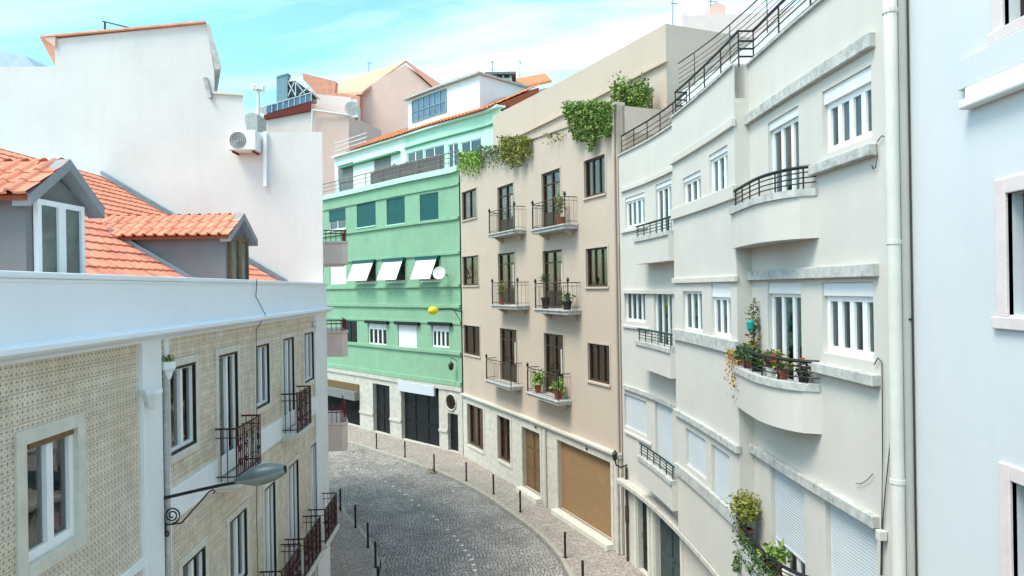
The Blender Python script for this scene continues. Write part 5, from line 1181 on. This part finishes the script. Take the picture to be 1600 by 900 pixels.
# ================================================================== pale house beyond the tiled one
YB = 18.34
PH = thing('pale_house', 'tall pale house with a blank party wall above the tiled house roof', 'house', (-9, 22, 0))
def ppx(lst, Y=YB): return [P3(u, v, Y) for u, v in lst]
def block(lst, depth, nm, m, parent=PH, Y=YB, skew=-.45):
    return MB().prism(ppx(lst, Y), (skew*depth, depth, 0)).build(nm, m, parent)
block([(507.5, 905), (503.5, 206), (385, 207), (379, 150), (335, 147), (335, 112), (322, 37), (85, 61), (86, 104), (-260, 104), (-260, 905)], 5, 'party_wall', 'party_white')
# roof edges
def strip3(a, b, c_, d_, th, nm, m, par=PH): return MB().prism([a, b, c_, d_], th).build(nm, m, par)
r0, r1 = P3(66, 60, YB), P3(325, 36.5, YB)
strip3(r0+Vector((0, -.1, 0)), r1+Vector((0, -.1, 0)), r1+Vector((-3.5, 7, .0)), r0+Vector((-3.5, 7, 0)), (0, 0, .045), 'roof', 'roof_salmon')
MB().prism(ppx([(322, 36), (328, 38), (346, 104), (345, 108), (336, 109)], YB-.1), (-2.4, 5, 0)).build('roof_slope', 'ledge_stone', PH)
a = P3(66, 58, YB); MB().prism([P3(66, 58, YB-.08), P3(86, 57, YB-.08), P3(86, 73, YB-.08)], (0, .2, 0)).build('eave_return', 'pink_plaster', PH)
MB().prism([P3(320, 123, YB), P3(325, 122, YB), P3(333, 154, YB), P3(328, 155, YB)], (0, -.12, 0)).build('downpipe', 'ledge_stone', PH)
strip3(P3(333, 147, YB)+Vector((0, -.06, 0)), P3(382, 150, YB)+Vector((0, -.06, 0)), P3(382, 150, YB)+Vector((-1.9, 4, 0)), P3(333, 147, YB)+Vector((-1.9, 4, 0)), (0, 0, .06), 'coping', 'lime_stone')
MB().prism([P3(413, 206, YB-.02), P3(418, 206, YB-.02), P3(418, 292, YB-.02), P3(413, 292, YB-.02)], (0, -.08, 0)).build('cable_duct', 'trim_white', PH)
MB().prism([P3(-2, 80, YB+3), P3(40, 87, YB+3), P3(56, 106, YB+3), P3(-2, 106, YB+3)], (0, 2, 0)).build('skylight', 'solar', PH)
MB().tube([P3(164, 50, YB+2), P3(164, 34, YB+2)], .03, 5).tube([P3(160, 33, YB+2), P3(205, 44, YB+2)], .02, 5).build('aerial', 'iron_brown', PH)
# its facade and projecting balconies (seen past the corner)
fa_ = Vector((-5.06, 18.4, 0)); fb_ = Vector((-9.5, 27.5, 0))
MB().prism([fa_, fb_, fb_+Vector((-6, 0, 0)), Vector((-11, 18.4, 0))], (0, 0, E+4.2)).build('facade_block', 'pinkish_white', PH)
for vt, vb, vr in ((380, 413, 360), (520, 557, 501), (663, 704, 634)):
    Yb = 22.4; zt_, zb_ = P3(525, vt, Yb).z, P3(525, vb, Yb).z; xr_ = P3(542, vt, Yb).x
    pl_ = [Vector((-6.4, Yb-.1, zb_)), Vector((xr_-.12, Yb-.1, zb_)), Vector((xr_, Yb+.1, zb_)), Vector((xr_-.65, Yb+2.2, zb_)), Vector((-7.4, Yb+2.2, zb_))]
    bl = MB().prism(pl_, (0, 0, zt_-zb_)).build('balcony', 'pinkish_white', PH, bevel=.03)
    MB().prism([p+Vector((.03 if k in (1, 2, 3) else 0, -.03 if k < 2 else 0, zt_-zb_)) for k, p in enumerate(pl_)], (0, 0, .06)).build('coping', 'pinkish_white', bl)
    zr = P3(525, vr, Yb).z; c = MB(); pp = [Vector((p.x-(.06 if k else 0), p.y+.05, 0)) for k, p in enumerate(pl_[:4])]
    for z in (zr, (zr+zt_)/2+.1): c.tube([p+Vector((0, 0, z)) for p in pp], .02, 5)
    for a, b in zip(pp[:-1], pp[1:]):
        for k in range(5): p = a.lerp(b, k/5); c.tube([p+Vector((0, 0, zt_)), p+Vector((0, 0, zr))], .012, 4)
    c.build('railing', 'rust', bl)
# air conditioner on its wall
def aircon(u0, u1, v0, v1, Y, label, dz=.45, stacked=False):
    a, b = P3(u0, v1, Y), P3(u1, v0, Y); t = thing('air_conditioner', label, 'air conditioner', (a.x, Y, a.z))
    MB().box((a.x, Y-dz, a.z), (b.x, Y-.04, b.z)).build('casing', 'plastic_white', t, bevel=.025)
    r = (b.z-a.z)*.40; cx = a.x+(b.x-a.x)*(.36 if not stacked else .5); cz = (a.z+b.z)/2
    for k in range(4): rr2 = r*(k+1)/4; MB().tube([Vector((cx+rr2*math.cos(g), Y-dz-.008, cz+rr2*math.sin(g))) for g in np.linspace(0, 6.283, 17)], .012, 4, False).build('fan_ring', 'grille_grey', t)
    MB().lathe((cx, Y-dz, cz), [(.0, 0), (.0, .001)], 4)
    MB().prism([Vector((cx+r*.97*math.cos(g), Y-dz-.004, cz+r*.97*math.sin(g))) for g in np.linspace(0, 6.283, 17)[:-1]], (0, .01, 0)).build('fan_recess', 'ledge_stone', t)
    for x in (a.x+.1, b.x-.1): MB().box((x-.02, Y-dz+.05, a.z-.05), (x+.02, Y+.02, a.z-.005)).build('bracket', 'rust', t)
aircon(367, 409, 209, 240, YB, 'white air conditioner with round fan on the pale party wall')

# ================================================================== roofscape behind
TH = thing('terrace_house', 'pinkish terraced house with a glass balcony and rooftop lift housing', 'house', (-20, 59, 0))
Yt = 57.0
def tb(lst, depth, nm, m, Y=Yt, parent=TH, skew=0): return MB().prism(ppx(lst, Y), (skew*depth, depth, 0)).build(nm, m, parent)
tb([(380, 480), (380, 184), (412, 181), (487, 163), (486, 480)], 6, 'wall', 'pinkish_white'); tb([(486.5, 480), (487, 163), (545, 180), (545, 480)], 5.5, 'side_wall', 'pink_plaster', skew=.3)
tb([(414, 181), (486, 160), (486, 174), (414, 188)], -.25, 'fascia', 'rust'); tb([(400, 170), (487, 150), (487, 160), (414, 180)], -.12, 'floor_slab', 'ledge_stone')
tb([(416, 167), (487, 146), (487, 158), (416, 178)], -.06, 'glass_balustrade', 'glass_blue', Y=Yt-.2)
c = MB()
for k in range(9): u = 416+k*8.8; c.tube([P3(u, 178-k*2.55, Yt-.3), P3(u, 165-k*2.55, Yt-.3)], .03, 4)
c.tube([P3(416, 165, Yt-.3), P3(487, 144.6, Yt-.3)], .045, 5); c.build('balustrade_rail', 'iron_white', TH)
tb([(432, 160), (432, 119), (449, 115), (449, 155)], 3, 'lift_housing', 'steel_blue', Y=Yt+1); tb([(431, 119), (449, 114), (451, 115), (433, 121)], 3.1, 'lift_roof', 'flashing', Y=Yt+.95)
tb([(449, 150), (450, 127), (462, 127), (482, 140), (482, 150)], 2.5, 'conservatory', 'glass_dark', Y=Yt+1.2)
c = MB()
for p, q in (((450, 150), (460, 128)), ((450, 128), (462, 150)), ((462, 128), (476, 146)), ((468, 148), (482, 136)), ((449, 127), (462, 126)), ((462, 126), (484, 142)), ((462, 148), (462, 128))): c.tube([P3(*p, Yt+1.1), P3(*q, Yt+1.1)], .05, 4)
c.build('conservatory_frame', 'iron_white', TH)
tb([(451, 126), (456, 117), (470, 120), (488, 143), (484, 143), (463, 126)], 2.5, 'awning_roof', 'awning', Y=Yt+1.15)
MB().tube([P3(488, 171, Yt-.35), P3(489, 172, Yt-.35), P3(545, 180, Yt-.1)], .08, 6).tube([P3(488, 171, Yt-.35), P3(487, 207, Yt-.35)], .07, 6).build('white_pipe', 'iron_white', TH)
MB().tube([P3(404, 205, Yt-2), P3(404, 140, Yt-2)], [.16, .12], 8).lathe(P3(404, 141, Yt-2), [(.1, -.1), (.3, 0), (.3, .08)], 8).build('flue', 'pinkish_white', TH)
for u, v in ((397, 137), (411, 139)): MB().lathe(P3(u, v+4, Yt-2), [(.10, 0), (.14, .1), (.14, .42), (.08, .5)], 8).build('flue_cowl', 'pinkish_white', TH)
MB().prism(ppx([(376, 205), (378, 182), (392, 175), (402, 178), (402, 205)], 54), (0, 2, 0)).build('grey_tank', 'ledge_stone', TH)
aircon(544, 560, 158, 186, Yt+1.3, 'narrow white air conditioner on the pink wall above the green roof', .5, True)
PK = thing('pink_house', 'salmon pink house with steep gable and orange tiled roof', 'house', (-13, 72, 0))
Yp = 68
MB().prism(ppx([(530, 480), (536, 168), (562, 142), (633, 101), (692, 152), (700, 480)], Yp), (3, 9, 0)).build('gable_wall', 'pink_plaster', PK)
def quadroof(pts, nm, m, th=.25, parent=PK): return MB().prism(pts, (0, 0, th)).build(nm, m, parent)
quadroof([P3(634, 98, Yp+4), P3(520, 134, Yp+12), P3(498, 153, Yp+1), P3(566, 147, Yp-1)], 'roof_slope', 'roof_salmon')
quadroof([P3(634, 98, Yp-.3), P3(694, 152, Yp-.3), P3(694, 152, Yp-.3)+Vector((3, 9, 0)), P3(634, 98, Yp-.3)+Vector((3, 9, 0))], 'roof_slope', 'roof_pale')
MB().prism(ppx([(500, 300), (472, 114), (525, 127), (523, 145), (562, 150), (562, 300)], Yp-1), (0, .9, 0)).build('roof_shoulder', 'roof_pale', PK)
MB().prism(ppx([(486, 300), (494, 147), (548, 152), (548, 300)], Yp-6), (0, 4, 0)).build('front_wing', 'pinkish_white', PK)
# chimney and tiled roof between
OR = thing('tiled_roof_house', 'house with an orange tiled roof and grey chimney behind the beige one', 'house', (-2, 52, 0))
Yo = 50
MB().prism([P3(736, 172, Yo), P3(736, 164, Yo), P3(850, 138, Yo), P3(905, 128, Yo), P3(905, 300, Yo), P3(736, 300, Yo)], (0, 8, 0)).build('walls', 'pinkish_white', OR)
quadroof([P3(728, 160, Yo-.4), P3(862, 129, Yo-.4), P3(852, 118, Yo+3.5), P3(742, 138, Yo+3.5)], 'roof', 'roof_tile_far', .2, OR)
a, b = P3(762, 146, Yo+1), P3(800, 128, Yo+1); ch = MB().box((a.x, Yo, a.z-1), (b.x, Yo+1.6, b.z)).build('chimney', 'ledge_stone', OR)
MB().box((a.x-.15, Yo-.15, b.z+.25), (b.x+.3, Yo+1.8, b.z+.42)).build('chimney_cap', 'grille_grey', ch); 
for x in np.linspace(a.x+.1, b.x-.1, 4): MB().box((x-.07, Yo+.1, b.z), (x+.07, Yo+.3, b.z+.25)).build('cap_pier', 'ledge_stone', ch)
LV = thing('lavender_house', 'pale lavender rooftop block with a small pink chimney behind the beige penthouse', 'house', (14, 45, 0))
MB().prism(ppx([(1066, 300), (1066, 20), (1075, 24), (1172, 21), (1240, 10), (1240, 300)], 44), (4, 8, 0)).build('wall', 'pinkish_white', LV)
MB().prism(ppx([(1109, 28), (1109, 8), (1118, 3), (1134, 8), (1134, 28)], 45), (0, 1.2, 0)).build('chimney', 'pink_plaster', LV)
def antenna(u, v0, v1, Y, label, bars):
    t = thing('antenna', label, 'antenna', P3(u, v0, Y)); MB().tube([P3(u, v0, Y), P3(u+.5, v1, Y)], .03, 5).build('mast', 'grille_grey', t); c = MB()
    for v, du, tl in bars:
        c.tube([P3(u-du*.3, v, Y), P3(u+du, v+tl, Y)], .022, 4)
        for k in range(4): x = u-du*.3+du*1.3*k/3; c.tube([P3(x, v-2.5+tl*k/3, Y), P3(x, v+2.5+tl*k/3, Y)], .014, 4)
    c.build('elements', 'grille_grey', t)
antenna(769, 150, 95, 49, 'slender aerial mast rising beside the grey chimney', [(97, -8, 0), (108, 6, 2)])
antenna(812, 138, 92, 56, 'faint aerial with slanted bars behind the beige penthouse', [(95, 10, 8)])
antenna(1051, 40, -6, 40, 'thin aerial mast standing above the beige penthouse corner', [(5, 8, 1)])
antenna(1110, 10, -8, 45, 'thin aerial mast above the pink chimney', [(2, 10, 0)])
antenna(576, 112, 97, 58, 'tiny aerial on the pink house roof ridge', [(98, 5, 1)])
